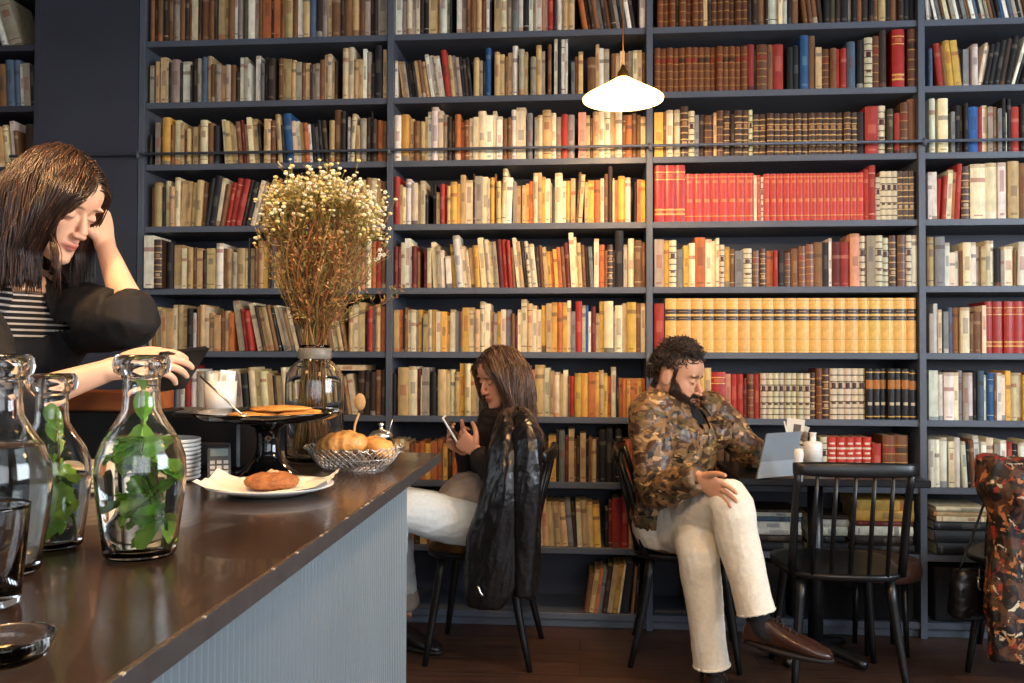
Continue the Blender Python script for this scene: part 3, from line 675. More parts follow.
_p = at(623, 97, 3.2)
pendant(_p.x, _p.y, _p.z, 'glowing pale conical pendant lamp hanging in front of the upper shelves', 20)
pendant(_p.x - 1.15, 1.35, 2.08, 'pendant lamp hanging over the counter, out of sight above', 22)
pendant(_p.x + .95, 1.3, 2.08, 'pendant lamp hanging nearer the window, out of sight above', 30)
pendant(_p.x - .1, 1.25, 2.08, 'pendant lamp hanging over the middle of the room, out of sight above', 26)

# ---------------------------------------------------------------- counter
def counter_mats():
    top = mat('counter_top', (58, 42, 34), 0.2, noise_s=5, noise_a=0.22, stretch=(1, .25, 1), bump=0.03, bump_s=25, coat=.2)
    edge = mat('counter_edge', (64, 62, 64), 0.45, noise_s=40, noise_a=0.2)
    pan = mat('corrugated_panel', (122, 134, 142), 0.42, noise_s=3, noise_a=0.05)
    return top, edge, pan
m_top, m_edge, m_pan = counter_mats()
CZ, CX, CY = 0.94, -0.375, 2.26
ctr = empty('bar_counter', (-.68, 1.2, 0), 'dark brown bar counter with a pale blue-grey fluted front, bottom left', 'counter')
MB().box((-.6775, (CY + .12) / 2, CZ - .012), (.605, CY - .12, .024), bev=.002).build('worktop', m_top, ctr)
eb = MB().box((CX + .0012, (CY + .12) / 2, CZ - .0135), (.003, CY - .12 + .004, .024))
pb = MB(); prof = []
yy = .15; pitch = .0165
while yy < 1.93:
    for t in (0, .3, .5, .8):
        prof.append((-.402 + (.0075 if t in (.3, .5) else 0), yy + t * pitch))
    yy += pitch
prof.append((-.402, 1.935))
rs = [[V((x, y, z)) for z in (.0, CZ - .0265)] for x, y in prof]
pb.rings(rs, closed=False, caps=False, smooth=False)
pb.box((-.41, 1.9355, (CZ - .026) / 2), (.016, .004, CZ - .027))
pb.build('fluted_panel', m_pan, ctr)
MB().box((-.70, 1.035, (CZ - .026) / 2), (.58, 1.77, CZ - .027)).build('carcass', m_black_wood, ctr)
chips = eb
for i in range(14):
    y = random.uniform(.5, 1.6); chips.box((CX + .0012, y, CZ - .0015), (.0036, random.uniform(.002, .009), .002), mi=1)
eb.build('edge_band', [m_edge, mat('bare_wood', (190, 176, 158), .7)], ctr)

# ---------------------------------------------------------------- glass carafes with mint
m_leaf = mat('mint_leaf', attr=True, rough=0.5, noise_s=60, noise_a=0.15, sss=.25)
def carafe(name, x, y, s, label, water, mint, tilt=0, n=56):
    """s = overall scale; full size 0.262 high, 0.112 wide"""
    z = CZ
    o = [(.001, .0), (.040, .0), (.0445, .004), (.0475, .03), (.0535, .075), (.056, .105), (.0545, .128), (.047, .150), (.034, .170), (.0245, .187), (.0225, .205), (.0225, .228),
         (.026, .233), (.034, .238), (.036, .246), (.034, .256), (.030, .2605)]
    i = [(.0265, .259), (.0235, .252), (.0195, .242), (.0188, .205), (.0205, .188), (.030, .170), (.043, .150), (.0505, .128), (.052, .105), (.0497, .075), (.0437, .03), (.040, .012), (.034, .0075), (.001, .006)]
    P = [(r * s, h * s) for r, h in o + i]
    r0 = empty(name, (x, y, z), label, 'carafe', 'glass water carafes on the counter')
    body = MB().lathe((x, y, z), P, n); body.build('glass_body', m_glass, r0)
    lev = water
    w = [(.001, .0068), (.033, .0082), (.0393, .0125), (.043, .03), (.049, .075), (.0513, .105), (.0499, .128), (.0424, .150), (.0295, .170)]
    w = [(r * s, h * s) for r, h in w if h <= lev]; w.append((w[-1][0] * .99, w[-1][1] + .004 * s)); w.append((.001, w[-1][1]))
    MB().lathe((x, y, z), w, 40).build('water', m_water, r0)
    if mint:
        mr = empty('mint_sprig', (x, y, z + .012 * s), mint, 'mint', 'mint sprigs in the carafes')
        rnd = random.Random(int(x * 1000))
        st = MB()
        stems = []
        for q in range(3):
            a = rnd.uniform(0, 6.28); pts = []
            top = .215 * s if q == 0 else .15 * s
            for k in range(6):
                t = k / 5; rr = (.022 * (1 - t) + .006 * math.sin(3 * t + q)) * s
                pts.append(V((x + rr * math.cos(a + t * 2), y + rr * math.sin(a + t * 2), z + (.012 * s + t * (top - .012 * s)))))
            stems.append(pts); st.tube(pts, [.0018 * s] * 6, n=6, sub=2, col=srgb((150, 120, 80)) if q == 0 else srgb((90, 120, 50)))
        st.build('stem', m_leaf, mr)
        for q in range(34 if s > .9 else 20):
            pts = stems[q % 3]; t = rnd.uniform(.18, 1.0); k = min(4, int(t * 5)); base = pts[k].lerp(pts[k + 1], t * 5 - k if k < 5 else 0)
            a = rnd.uniform(0, 6.28); el = rnd.uniform(-.5, .7); L = rnd.uniform(.034, .052) * s
            zrel = (base.z - z) / s
            rmax = (.040 if zrel < .13 else .026 if zrel < .165 else .014) * s
            dirv = (V((math.cos(a) * .75, math.sin(a) * .75, 0)) + V((0, 0, rnd.choice([-.8, -.3, .4, .9])))).normalized()
            if zrel > .15: dirv = V((math.cos(a) * .25, math.sin(a) * .25, -1 if rnd.random() < .6 else .8)).normalized()
            side = dirv.cross(V((0, 0, 1))).normalized(); nrm = side.cross(dirv)
            g = srgb(rnd.choice([(150, 204, 66), (176, 220, 92), (124, 182, 58), (196, 230, 120), (160, 210, 80)]))
            vs, fs = [], []; NR, NCc = 9, 5
            for i_ in range(NR + 1):
                u = i_ / NR; wd = L * .36 * math.sin(math.pi * min(1, u * .93 + .05)) ** .75 * (1 + .10 * (i_ % 2))
                for j in range(NCc):
                    v = j / (NCc - 1) * 2 - 1
                    p = base + dirv * (u * L) + side * (v * wd) + nrm * (-.25 * L * u * u + abs(v) * .004 * s + .0012 * s * math.sin(u * 25))
                    d = V((p.x - x, p.y - y, 0)); lim = (.0455 if (p.z - z) / s < .135 else .030 if (p.z - z) / s < .16 else .016) * s
                    if d.length > lim: d2 = d.normalized() * lim; p = V((x + d2.x, y + d2.y, p.z))
                    p.z = max(z + .014 * s, min(z + .23 * s, p.z)); vs.append(p)
            for i_ in range(NR):
                for j in range(NCc - 1):
                    a0 = i_ * NCc + j; fs.append((a0, a0 + 1, a0 + NCc + 1, a0 + NCc))
            MB().add(vs, fs, g).build('leaf', m_leaf, mr)
    return r0
c1 = at(-1, 575, 1.01); c2 = at(43, 553, 1.13); c3 = at(140, 557, 1.105)
carafe('glass_carafe', c1.x, c1.y, 1.0, 'large plain water carafe without mint, cut by the left picture edge', .15, None)
carafe('glass_carafe', c2.x - .003, c2.y + .02, .90, 'slimmer water carafe with mint in its neck, behind the plain one', .12, 'mint sprig in the slimmer carafe, its leaves filling the neck')
carafe('glass_carafe', c3.x, c3.y, 1.0, 'water carafe full of green mint standing alone, nearest the plates', .15, 'bushy green mint sprig in the carafe nearest the plates')
# tumbler and low glass dish
t1 = at(-14, 604, .88)
tm = MB().lathe((t1.x, t1.y, CZ), [(.001, 0), (.029, 0), (.032, .004), (.040, .10), (.0408, .104), (.0385, .104), (.0375, .10), (.0295, .009), (.001, .008)], 40).build('tumbler', m_glass, None, (t1.x, t1.y, CZ))
tag(tm, 'plain drinking glass in front of the large carafe, bottom left', 'glass')
t2 = at(8, 668, .72)
gd = MB().lathe((t2.x - .005, t2.y, CZ), [(.001, 0), (.026, 0), (.034, .004), (.040, .018), (.0405, .021), (.038, .021), (.032, .009), (.001, .006)], 40).build('glass_dish', m_glass, None, (t2.x, t2.y, CZ))
tag(gd, 'low clear glass dish at the bottom left corner of the counter', 'dish')

# ---------------------------------------------------------------- plate with cookie
pc = at(270, 492, 1.60); PX, PY = pc.x, pc.y
pl = empty('plate', (PX, PY, CZ), 'white oval plate lined with paper, carrying a nut cookie', 'plate')
MB().lathe((PX, PY, CZ), [(.001, .002), (.06, .002), (.062, 0), (.07, .002), (.10, .010), (.118, .016), (.119, .019), (.10, .014), (.07, .007), (.001, .006)], 48, sy=.92).build('dish', m_white, pl)
pp = MB(); vs, fs = [], []; N = 22
for i in range(N + 1):
    for j in range(N + 1):
        u, v = i / N * 2 - 1, j / N * 2 - 1
        r = math.hypot(u * .118, v * .085)
        x, y = u * .118, v * .085
        a = R(8); X_, Y_ = x * math.cos(a) - y * math.sin(a), x * math.sin(a) + y * math.cos(a)
        z = .0085 + max(0, r - .065) * .24 + .0022 * noise.noise(V((u * 2, v * 2, 3))) * (1 + 3 * r / .1) + (.008 * max(0, abs(u) - .8) / .2)
        vs.append((PX + X_, PY + Y_, CZ + max(z, .0088)))
for i in range(N):
    for j in range(N):
        a0 = i * (N + 1) + j; fs.append((a0, a0 + 1, a0 + N + 2, a0 + N + 1))
n0 = len(vs); vs += [(a, b, c + .0006) for a, b, c in vs]; fs += [tuple(n0 + q for q in f[::-1]) for f in fs]
pp.add(vs, fs); pp.build('paper_liner', mat('greaseproof_paper', (238, 232, 220), .7), pl)
ck = MB().lathe((PX + .004, PY - .002, CZ + .0105), [(.001, 0), (.036, .0), (.047, .006), (.050, .013), (.045, .021), (.032, .027), (.014, .029), (.001, .0295)], 36)
me = remesh(ck, .0022, 1); a = co(me)
for i, p in enumerate(a):
    q = V(p) * 55; k = noise.noise(q) * .0028 + noise.noise(q * 3) * .0012
    a[i] += np.array((V(p) - V((PX, PY, CZ + .008))).normalized()) * k
setco(me, a)
m_cookie = mat('cookie', (164, 104, 60), .75, noise_s=60, noise_a=.35, bump=.5, bump_s=160)
cko = link_mesh('cookie', me, m_cookie, None, (PX, PY, CZ + .01)); tag(cko, 'brown round cookie topped with nuts on the paper-lined plate', 'cookie')
nuts = MB()
for i in range(9):
    a_ = random.uniform(0, 6.28); rr = random.uniform(0, .02)
    nuts.ell((PX + .004 + rr * math.cos(a_), PY + rr * math.sin(a_), CZ + .0395 + random.uniform(0, .002)), (.005, .0035, .003), Matrix.Rotation(a_, 3, 'Z'), 8, 5)
nuts.build('nut_topping', mat('nuts', (206, 170, 124), .6), cko)

# ---------------------------------------------------------------- cake stand with flat pastries
sp = at(268, 470, 1.83); SX, SY = sp.x, sp.y
cs = empty('cake_stand', (SX, SY, CZ), 'glossy black footed cake stand behind the cookie plate', 'cake stand')
m_gloss = mat('black_glaze', (12, 12, 14), .08, coat=.5)
MB().lathe((SX, SY, CZ), [(.001, .004), (.062, .0), (.068, .002), (.066, .007), (.050, .018), (.034, .034), (.025, .058), (.024, .082), (.028, .104), (.046, .114), (.048, .118), (.001, .118)], 44).build('foot', m_gloss, cs)
MB().lathe((SX, SY, CZ), [(.001, .1185), (.05, .1185), (.12, .120), (.146, .127), (.157, .137), (.1575, .141), (.150, .139), (.135, .131), (.10, .127), (.001, .126)], 60).build('stand_plate', m_gloss, cs)
m_pastry = mat('flaky_pastry', (206, 146, 74), .6, noise_s=28, noise_a=.35, bump=.4, bump_s=90)
m_pastry2 = mat('glazed_pastry', (222, 158, 88), .32, noise_s=16, noise_a=.42, bump=.35, bump_s=80, stretch=(1, 2.5, 1))
zt = CZ + .1275
for i, (dx, dy, dz, rx, ry, rot, lab) in enumerate([(-.015, -.03, 0, .062, .05, .3, 'flat golden flatbread at the near edge of the cake stand'), (.082, -.030, 0, .060, .048, -.2, 'flat golden flatbread on the cake stand nearest the vase'),
        (.03, .062, 0, .066, .045, .1, 'flat golden flatbread at the back of the cake stand'), (.03, -.005, .0115, .066, .052, .5, 'golden flatbread lying on top of the others on the cake stand')]):
    b = MB().ell((SX + dx, SY + dy, zt + dz + .0065), (rx, ry, .0065), Matrix.Rotation(rot, 3, 'Z'), 32, 10)
    me = b.mesh(); a = co(me)
    for k, p in enumerate(a):
        a[k][2] += noise.noise(V(p) * 40) * .003 * (1 if p[2] > zt + dz + .004 else 0)
    setco(me, a); o = link_mesh('flatbread', me, m_pastry, None, (SX + dx, SY + dy, zt + dz)); tag(o, lab, 'flatbread', 'flatbreads on the cake stand')
# ---------------------------------------------------------------- wire basket with pains au chocolat
bp = at(352, 474, 1.93); BX, BY = bp.x, bp.y + .02
bk = empty('wire_basket', (BX, BY, CZ), 'open silver wire basket holding glazed pastries, at the counter end', 'basket')
wm = MB(); RB, RT, HB = .072, .112, .048
def bpt(a, t): r = RB + (RT - RB) * t ** .8; return V((BX + r * math.cos(a), BY + r * .85 * math.sin(a), CZ + .003 + HB * t))
for i in range(40):
    for sgn in (1, -1):
        wm.tube([bpt(2 * math.pi * i / 40 + sgn * t * .5, t) for t in (0, .25, .5, .75, 1)], .0012, n=4)
for t in (0, .5): wm.tube([bpt(2 * math.pi * k / 48, t) for k in range(49)], .0013, n=5)
for i in range(-5, 6):
    u = i / 6; hw = math.sqrt(1 - u * u)
    wm.tube([(BX + RB * u, BY - RB * .85 * hw, CZ + .003), (BX + RB * u, BY + RB * .85 * hw, CZ + .003)], .0009, n=4)
    wm.tube([(BX - RB * hw, BY + RB * .85 * u, CZ + .0035), (BX + RB * hw, BY + RB * .85 * u, CZ + .0035)], .0009, n=4)
wm.build('mesh_bowl', m_steel, bk)
rim = MB(); pts = []
for k in range(145):
    a = 2 * math.pi * k / 144; p = bpt(a, 1); pts.append(p + V((math.cos(a), math.sin(a), 0)) * (.003 * math.sin(24 * a)) + V((0, 0, .003 * math.cos(24 * a))))
rim.tube(pts, .0016, n=5); rim.build('wavy_rim', m_steel, bk)
def pastry(c, L, r, rz, tilt, lab, seed):
    mb = MB(); secs = []
    rot = Matrix.Rotation(rz, 3, 'Z') @ Matrix.Rotation(tilt, 3, 'Y')
    for i in range(25):
        t = i / 24 * 2 - 1; e = (1 - abs(t) ** 3.2) ** .6; rid = 1 + .025 * math.sin(t * 9 + seed) + .03 * abs(math.sin(t * 5))
        secs.append((V(c) + rot @ V((t * L, 0, .006 * math.cos(t * 2))), rot @ V((0, r * max(.25, e) * rid, 0)), rot @ V((0, 0, r * .72 * max(.25, e) * rid))))
    mb.sect(secs, 26, 1, p=2.3)
    me = remesh(mb, .0035, 2); a = co(me); Nn = normals(me)
    for i, p in enumerate(a):
        q = rot.transposed() @ (V(p) - V(c)); s_ = math.sin((q.x * 1.0 + abs(q.y) * .7) * 260 + 2 * noise.noise(q * 30)); a[i] += Nn[i] * (.0013 * s_ + .0015 * noise.noise(q * 60))
    setco(me, a)
    tag(link_mesh('chocolate_pastry', me, m_pastry2, None, (c[0], c[1], c[2] - r * .72)), lab, 'pastry', 'glazed pastries in the wire basket')
pastry((BX - .028, BY - .008, CZ + .054), .062, .037, R(12), R(-8), 'large glazed pastry on the left of the wire basket', 0)
pastry((BX + .052, BY + .012, CZ + .046), .050, .028, R(-38), R(14), 'smaller glazed pastry slumping over the rim of the wire basket', 2)
pastry((BX - .002, BY + .052, CZ + .042), .055, .026, R(5), 0, 'glazed pastry half hidden at the back of the wire basket', 4)

# ---------------------------------------------------------------- glass jar vase with dried flowers
vp = at(314, 470, 2.11); VX, VY = vp.x, vp.y
vs_ = empty('glass_vase', (VX, VY, CZ), 'clear glass jar vase holding the dried flowers', 'vase')
MB().lathe((VX, VY, CZ), [(.001, 0), (.060, 0), (.068, .005), (.0715, .02), (.0715, .190), (.069, .212), (.060, .230), (.046, .242), (.038, .248), (.038, .282), (.040, .286),
    (.036, .286), (.035, .250), (.043, .239), (.057, .227), (.066, .210), (.0688, .190), (.0688, .02), (.062, .008), (.001, .007)], 56).build('glass_body', m_glass, vs_)
MB().lathe((VX, VY, CZ), [(.0395, .252), (.041, .254), (.041, .276), (.0395, .278), (.0385, .277), (.0385, .253)], 40, closed=True).build('neck_ring', mat('frosted_band', (206, 204, 196), .35, trans=.75), vs_)
rnd = random.Random(5)
bq = empty('dried_bouquet', (VX, VY, CZ + .01), 'wide bouquet of dried grasses and small cream flowers standing in the vase', 'flowers')
m_stem = mat('dried_stems', attr=True, rough=.75)
stems, fol, flo = MB(), MB(), MB()
SCOL = [(120, 92, 52), (150, 118, 70), (104, 100, 48), (134, 78, 44), (170, 140, 92), (118, 116, 60), (150, 92, 56)]
HEADY = VY + .0
for i in range(300):
    a0 = rnd.uniform(0, 6.28); r0 = rnd.uniform(0, .03)
    b0 = V((VX + rnd.uniform(-.045, .045), VY + rnd.uniform(-.045, .045), CZ + .012 + rnd.uniform(0, .02)))
    nk = V((VX + r0 * math.cos(a0), VY + r0 * math.sin(a0), CZ + .285))
    H = rnd.uniform(.22, .42) if i % 3 else rnd.uniform(.36, .425)
    u = rnd.uniform(-1, 1); v = rnd.uniform(-1, 1)
    lim = .143
    H *= (1 - .12 * abs(u) ** 2)
    tp = V((VX + u * lim + .020, VY + v * .11, CZ + .285 + H))
    if rnd.random() < .10: tp.x += .04; tp.z -= .1
    md = nk.lerp(tp, .45) + V((u * .012, v * .01, 0)) + V((rnd.uniform(-.03, .03), rnd.uniform(-.03, .03), 0)) - V((u * .02, 0, 0))
    q3 = nk.lerp(tp, .8) + V((rnd.uniform(-.018, .018), rnd.uniform(-.015, .015), 0)) - V((u * .004, 0, 0))
    c = srgb(rnd.choice(SCOL))
    P, _ = spline([b0, nk, md, q3, tp], [0.0] * 5, 4)
    stems.tube(P, [.0011] * 6 + [.0009] * 6 + [.0006] * (len(P) - 12), n=4, col=c)
    # side sprigs
    for k in range(rnd.randint(5, 8)):
        j = rnd.randint(5, len(P) - 2); p = P[j]; d = V((rnd.uniform(-1, 1), rnd.uniform(-1, 1), rnd.uniform(.2, 1.3))).normalized(); L = rnd.uniform(.018, .05)
        e = p + d * L + V((0, 0, .008))
        fol.tube([p, p + d * L * .5, e], [.0006, .0006, .0004], n=3, col=c)
        for q in range(rnd.randint(3, 6)):
            s_ = p.lerp(e, rnd.uniform(.3, 1)) + V((rnd.uniform(-1, 1), rnd.uniform(-1, 1), rnd.uniform(-1, 1))) * .004
            dd = V((rnd.uniform(-1, 1), rnd.uniform(-1, 1), rnd.uniform(-.3, 1))).normalized() * rnd.uniform(.007, .018)
            sd = dd.orthogonal().normalized() * rnd.uniform(.001, .0032)
            cc = srgb(rnd.choice([(160, 104, 58), (176, 132, 80), (140, 124, 62), (190, 154, 104), (128, 80, 48), (150, 140, 76)] if s_.z < CZ + .62 else [(190, 170, 100), (166, 150, 76), (208, 190, 130), (180, 130, 70)]))
            fol.add([s_, s_ + dd * .5 + sd, s_ + dd, s_ + dd * .5 - sd], [(0, 1, 2, 3)], cc)
    # flower heads
    if tp.z > CZ + .575:
        for k in range(rnd.randint(4, 8)):
            p = tp + V((rnd.gauss(0, .013), rnd.gauss(0, .013), rnd.gauss(-.01, .018))); s_ = rnd.uniform(.0034, .0066)
            stems.tube([q3, q3.lerp(p, .5) + V((0, 0, -.003)), p], .0005, n=3, col=srgb((150, 140, 70)))
            flo.ell(p, (s_, s_, s_ * .7), None, 7, 4, col=srgb(rnd.choice([(240, 230, 190), (232, 216, 160), (226, 206, 130), (246, 240, 214)])))
for i in range(16):     # stray white blossoms at the bouquet's right flank
    p = V((VX + .11 + rnd.gauss(.045, .02), VY + rnd.uniform(-.06, .05), CZ + .285 + rnd.uniform(.20, .40)))
    b0 = V((VX + .06, p.y * .5 + VY * .5, p.z - .09)); stems.tube([V((VX + .01, VY, CZ + .30)), b0, p], .0006, n=3, col=srgb((140, 130, 70)))
    for k in range(5):
        q = p + V((math.cos(k * 1.257), math.sin(k * 1.257) * .4, math.sin(k * 1.257))) * .0035
        flo.ell(q, (.0022, .0016, .0022), None, 6, 4, col=srgb((246, 242, 226)))
stems.build('stems', m_stem, bq)['kind'] = 'stuff'
fol.build('dry_leaves', m_stem, bq)['kind'] = 'stuff'
flo.build('flower_heads', m_stem, bq)['kind'] = 'stuff'

# ---------------------------------------------------------------- things beside and behind the stand
def plate_stack(px, py, d, r, n, lab, grp, col):
    p = at(px, py, d)
    for i in range(n):
        z = CZ + i * .0085
        o = MB().lathe((p.x, p.y, z), [(.001, .0008), (r * .55, .0008), (r * .6, 0), (r * .88, .0032), (r * .985, .0055), (r, .0085), (r * .985, .0112), (r * .95, .0116), (r * .88, .0085), (r * .6, .0040), (r * .001, .0038)], 40).build('plate', col, None, (p.x, p.y, z))
        where = 'topmost' if i == n - 1 else 'lowest' if i == 0 else ordinal(i + 1) + ' from the bottom'
        tag(o, '%s, %s of its stack' % (lab, where), 'plate', grp)
plate_stack(166, 487, 1.76, .068, 10, 'white china plate beside the mint carafe', 'white plates stacked beside the mint carafe', m_white)
plate_stack(88, 480, 1.62, .060, 6, 'cream plate in the low stack behind the carafes', 'cream plates stacked behind the carafes', mat('cream_china', (216, 190, 150), .35))
rg = at(214, 480, 1.99)
cr = empty('cash_register', (rg.x, rg.y + .02, CZ), 'low black till box behind the cake stand', 'till')
MB().box((rg.x - .04, rg.y + .05, CZ + .062), (.24, .20, .124), bev=.006).build('housing', m_black, cr)
MB().box((rg.x - .04, rg.y - .0505, CZ + .035), (.20, .004, .05), bev=.001).build('cash_drawer', mat('dark_grey_plastic', (48, 48, 52), .35), cr)
MB().box((rg.x - .08, rg.y + .05, CZ + .127), (.13, .16, .006), bev=.002).build('keypad', mat('grey_plastic', (90, 92, 96), .4), cr)
cp = at(218, 474, 1.72)
rt = Matrix.Rotation(R(35), 3, 'Z') @ Matrix.Rotation(R(-52), 3, 'X')
cd = empty('card_reader', (cp.x, cp.y, CZ), 'small grey card reader leaning against the till', 'card reader')
MB().box((cp.x, cp.y + .005, CZ + .036), (.045, .010, .078), rt @ Matrix.Rotation(R(90), 3, 'X') if False else Matrix.Rotation(R(25), 3, 'Z') @ Matrix.Rotation(R(-28), 3, 'X'), bev=.003).build('case', mat('reader_grey', (70, 72, 74), .35), cd)
kb = MB(); RR = Matrix.Rotation(R(25), 3, 'Z') @ Matrix.Rotation(R(-28), 3, 'X')
for i in range(3):
    for j in range(4):
        kb.box(V((cp.x, cp.y + .005, CZ + .036)) + RR @ V((-.013 + i * .013, -.0058, -.028 + j * .011)), (.009, .0015, .007), RR)
kb.build('keypad', mat('key_grey', (170, 170, 168), .5), cd)
MB().box(V((cp.x, cp.y + .005, CZ + .036)) + RR @ V((0, -.0058, .026)), (.034, .0012, .016), RR).build('screen', mat('screen_dark', (120, 128, 124), .2), cd)
# white holder with papers on the till
wh = at(217, 406, 1.97); zh = CZ + .130
hd = empty('napkin_holder', (wh.x, wh.y + .02, CZ + .124), 'white cup of folded napkins standing on the till', 'napkin holder')
MB().lathe((wh.x, wh.y + .02, CZ + .1245), [(.001, 0), (.030, 0), (.034, .002), (.037, .075), (.035, .075), (.032, .004), (.001, .004)], 32).build('cup', m_white, hd)
nk = MB()
for i in range(7):
    a = rnd.uniform(0, 3.1); q = V((wh.x + rnd.uniform(-.012, .012), wh.y + .02 + rnd.uniform(-.012, .012), CZ + .185))
    nk.box(q, (.036, .003, rnd.uniform(.06, .085)), Matrix.Rotation(a, 3, 'Z') @ Matrix.Rotation(rnd.uniform(-.15, .15), 3, 'Y'), col=srgb(rnd.choice([(240, 238, 232), (236, 230, 220), (200, 60, 50)] if i == 3 else [(240, 238, 232)])))
nk.build('napkins', mat('napkin_paper', attr=True, rough=.8), hd)
# long silver spoon leaning on the stand
s0, s1 = at(200, 376, 1.80), at(241, 414, 1.74)
MBs = MB().tube([s0, s0.lerp(s1, .5), s1], .0022, n=8).ell(s1 + V((.004, 0, -.004)), (.012, .008, .003), Matrix.Rotation(R(-30), 3, 'Y'), 14, 8)
tag(MBs.build('serving_spoon', m_steel, None, tuple(s1)), 'long silver serving spoon leaning on the rim of the cake stand', 'spoon')
# tongs / wooden spoon jar behind the basket
jp = at(381, 447, 2.14)
jr = empty('condiment_jar', (jp.x, jp.y, CZ), 'small glass jar with a metal lid at the far counter end', 'jar')
MB().lathe((jp.x, jp.y, CZ), [(.001, 0), (.026, 0), (.030, .004), (.031, .045), (.026, .055), (.024, .055), (.028, .044), (.027, .006), (.001, .005)], 30).build('glass_body', m_glass, jr)
MB().lathe((jp.x, jp.y, CZ), [(.029, .053), (.030, .060), (.020, .070), (.006, .074), (.004, .082), (.008, .088), (.001, .092)], 30).build('lid', m_steel, jr)
MB().tube([(jp.x + .012, jp.y, CZ + .02), (jp.x + .022, jp.y, CZ + .075), (jp.x + .03, jp.y - .004, CZ + .10)], .0014, n=6).build('spoon', m_steel, jr)
wp = at(357, 447, 2.0)
wsn = MB().tube([at(352, 452, 2.03), at(355, 425, 2.05), at(359, 413, 2.06)], .003, n=8).ell(at(360, 402, 2.06), (.014, .006, .021), None, 14, 10)
tag(wsn.build('wooden_spoon', mat('pale_wood', (186, 150, 104), .6), None, tuple(at(352, 452, 2.03))), 'wooden spoon standing between the vase and the jar', 'spoon')
# dark serving tray and black folder between the plate stacks
tp_ = at(70, 452, 1.50)
tr = MB().box((tp_.x - .02, tp_.y + .12, CZ + .006), (.20, .22, .010), Matrix.Rotation(R(12), 3, 'Z'), bev=.003)
tag(tr.build('serving_tray', m_gloss, None, (tp_.x, tp_.y + .12, CZ)), 'black flat serving tray under the woman\'s forearm', 'tray') if False else None
wb_ = at(98, 402, 1.85)
uz = MB().box((wb_.x - .03, wb_.y + .10, CZ + .068), (.28, .16, .135), bev=.004)
tag(uz.build('black_box', m_black, None, (wb_.x - .03, wb_.y + .1, CZ)), 'plain black box on the counter carrying the wooden tray', 'box')
wbx = MB().box((wb_.x - .02, wb_.y + .10, CZ + .1385), (.22, .13, .005), bev=.001)
for ax, ay, sx_, sy_ in ((0, -.063, .22, .006), (0, .063, .22, .006), (-.107, 0, .006, .12), (.107, 0, .006, .12)): wbx.box((wb_.x - .02 + ax, wb_.y + .10 + ay, CZ + .158), (sx_, sy_, .038), bev=.001)
tag(wbx.build('wooden_tray', mat('orange_wood', (150, 84, 44), .5, noise_s=10, noise_a=.25, stretch=(.4, 3, 3)), None, (wb_.x, wb_.y + .1, CZ + .136)), 'orange-brown wooden tray on the black box below the tablet', 'tray')

# ---------------------------------------------------------------- small table by the wall and what stands on it
tb = at(815, 474, 3.42); TX, TY, TZ = tb.x, tb.y, .745
tab = empty('cafe_table', (TX, TY, 0), 'black square cafe table between the man and the spindle-back chair', 'table')
MB().box((TX, TY, TZ - .014), (.70, .52, .028), bev=.004).build('tabletop', m_black_wood, tab)
MB().tube([(TX, TY, .03), (TX, TY, TZ - .028)], .03, n=16).build('column', m_black_wood, tab)
MB().box((TX, TY, TZ - .034), (.3, .3, .012), bev=.003).build('top_bracket', m_black_wood, tab)
for a in range(4):
    an = R(45 + 90 * a)
    MB().tube([(TX, TY, .05), (TX + math.cos(an) * .11, TY + math.sin(an) * .11, .040), (TX + math.cos(an) * .21, TY + math.sin(an) * .21, .018)], [.026, .02, .017], n=8, sub=3).build('foot', m_black_wood, tab)
# cup of cards, salt glass, white jar
def on_table(px, d): p = at(px, 470, d); return p.x, p.y
x, y = on_table(796, 3.50)
o = empty('menu_cup', (x, y, TZ), 'small cup of upright cards and sachets behind the grey tablet', 'cup')
MB().lathe((x, y, TZ + .0005), [(.001, 0), (.032, 0), (.036, .09), (.034, .09), (.03, .004), (.001, .004)], 24).build('cup', mat('stone_grey', (150, 146, 140), .6), o)
cb = MB(); cb.box((x - .004, y, TZ + .15), (.072, .003, .10), Matrix.Rotation(R(6), 3, 'Y'), col=srgb((226, 216, 200)))
cb.box((x + .02, y + .012, TZ + .13), (.05, .003, .09), Matrix.Rotation(R(20), 3, 'Y'), col=srgb((206, 196, 180)))
cb.tube([(x - .02, y - .01, TZ + .06), (x - .05, y - .012, TZ + .19)], .003, n=6, col=srgb((236, 232, 220)))
cb.tube([(x - .014, y + .01, TZ + .06), (x - .036, y + .012, TZ + .17)], .003, n=6, col=srgb((236, 232, 220)))
for i in range(5): cb.ell((x + .03 + rnd.uniform(-.015, .02), y + rnd.uniform(-.01, .01), TZ + .12 + rnd.uniform(-.02, .02)), (.012, .01, .016), None, 8, 6, col=srgb((120, 104, 92)))
cb.box((x + .004, y - .0022, TZ + .155), (.03, .001, .045), Matrix.Rotation(R(6), 3, 'Y'), col=srgb((90, 84, 78)))
cb.build('cards', mat('card_stock', attr=True, rough=.7), o)
x, y = on_table(813, 3.36)
o = empty('candle_jar', (x, y, TZ), 'tall white candle jar on the table beside the grey tablet', 'candle')
MB().lathe((x, y, TZ + .0005), [(.001, 0), (.034, 0), (.037, .003), (.037, .035), (.001, .035)], 28).build('base', mat('kraft_label', (176, 164, 148), .6), o)
MB().lathe((x, y, TZ + .0005), [(.001, .036), (.036, .036), (.036, .115), (.03, .12), (.012, .122), (.012, .15), (.016, .155), (.001, .157)], 28).build('jar', m_white, o)
x, y = on_table(799, 3.11)
o = MB().lathe((x, y, TZ + .0005), [(.001, 0), (.014, 0), (.016, .05), (.018, .052), (.014, .075), (.018, .10), (.014, .118), (.001, .12)], 20).build('salt_shaker', m_white, None, (x, y, TZ)); tag(o, 'narrow white shaker standing at the tablet\'s edge', 'shaker')
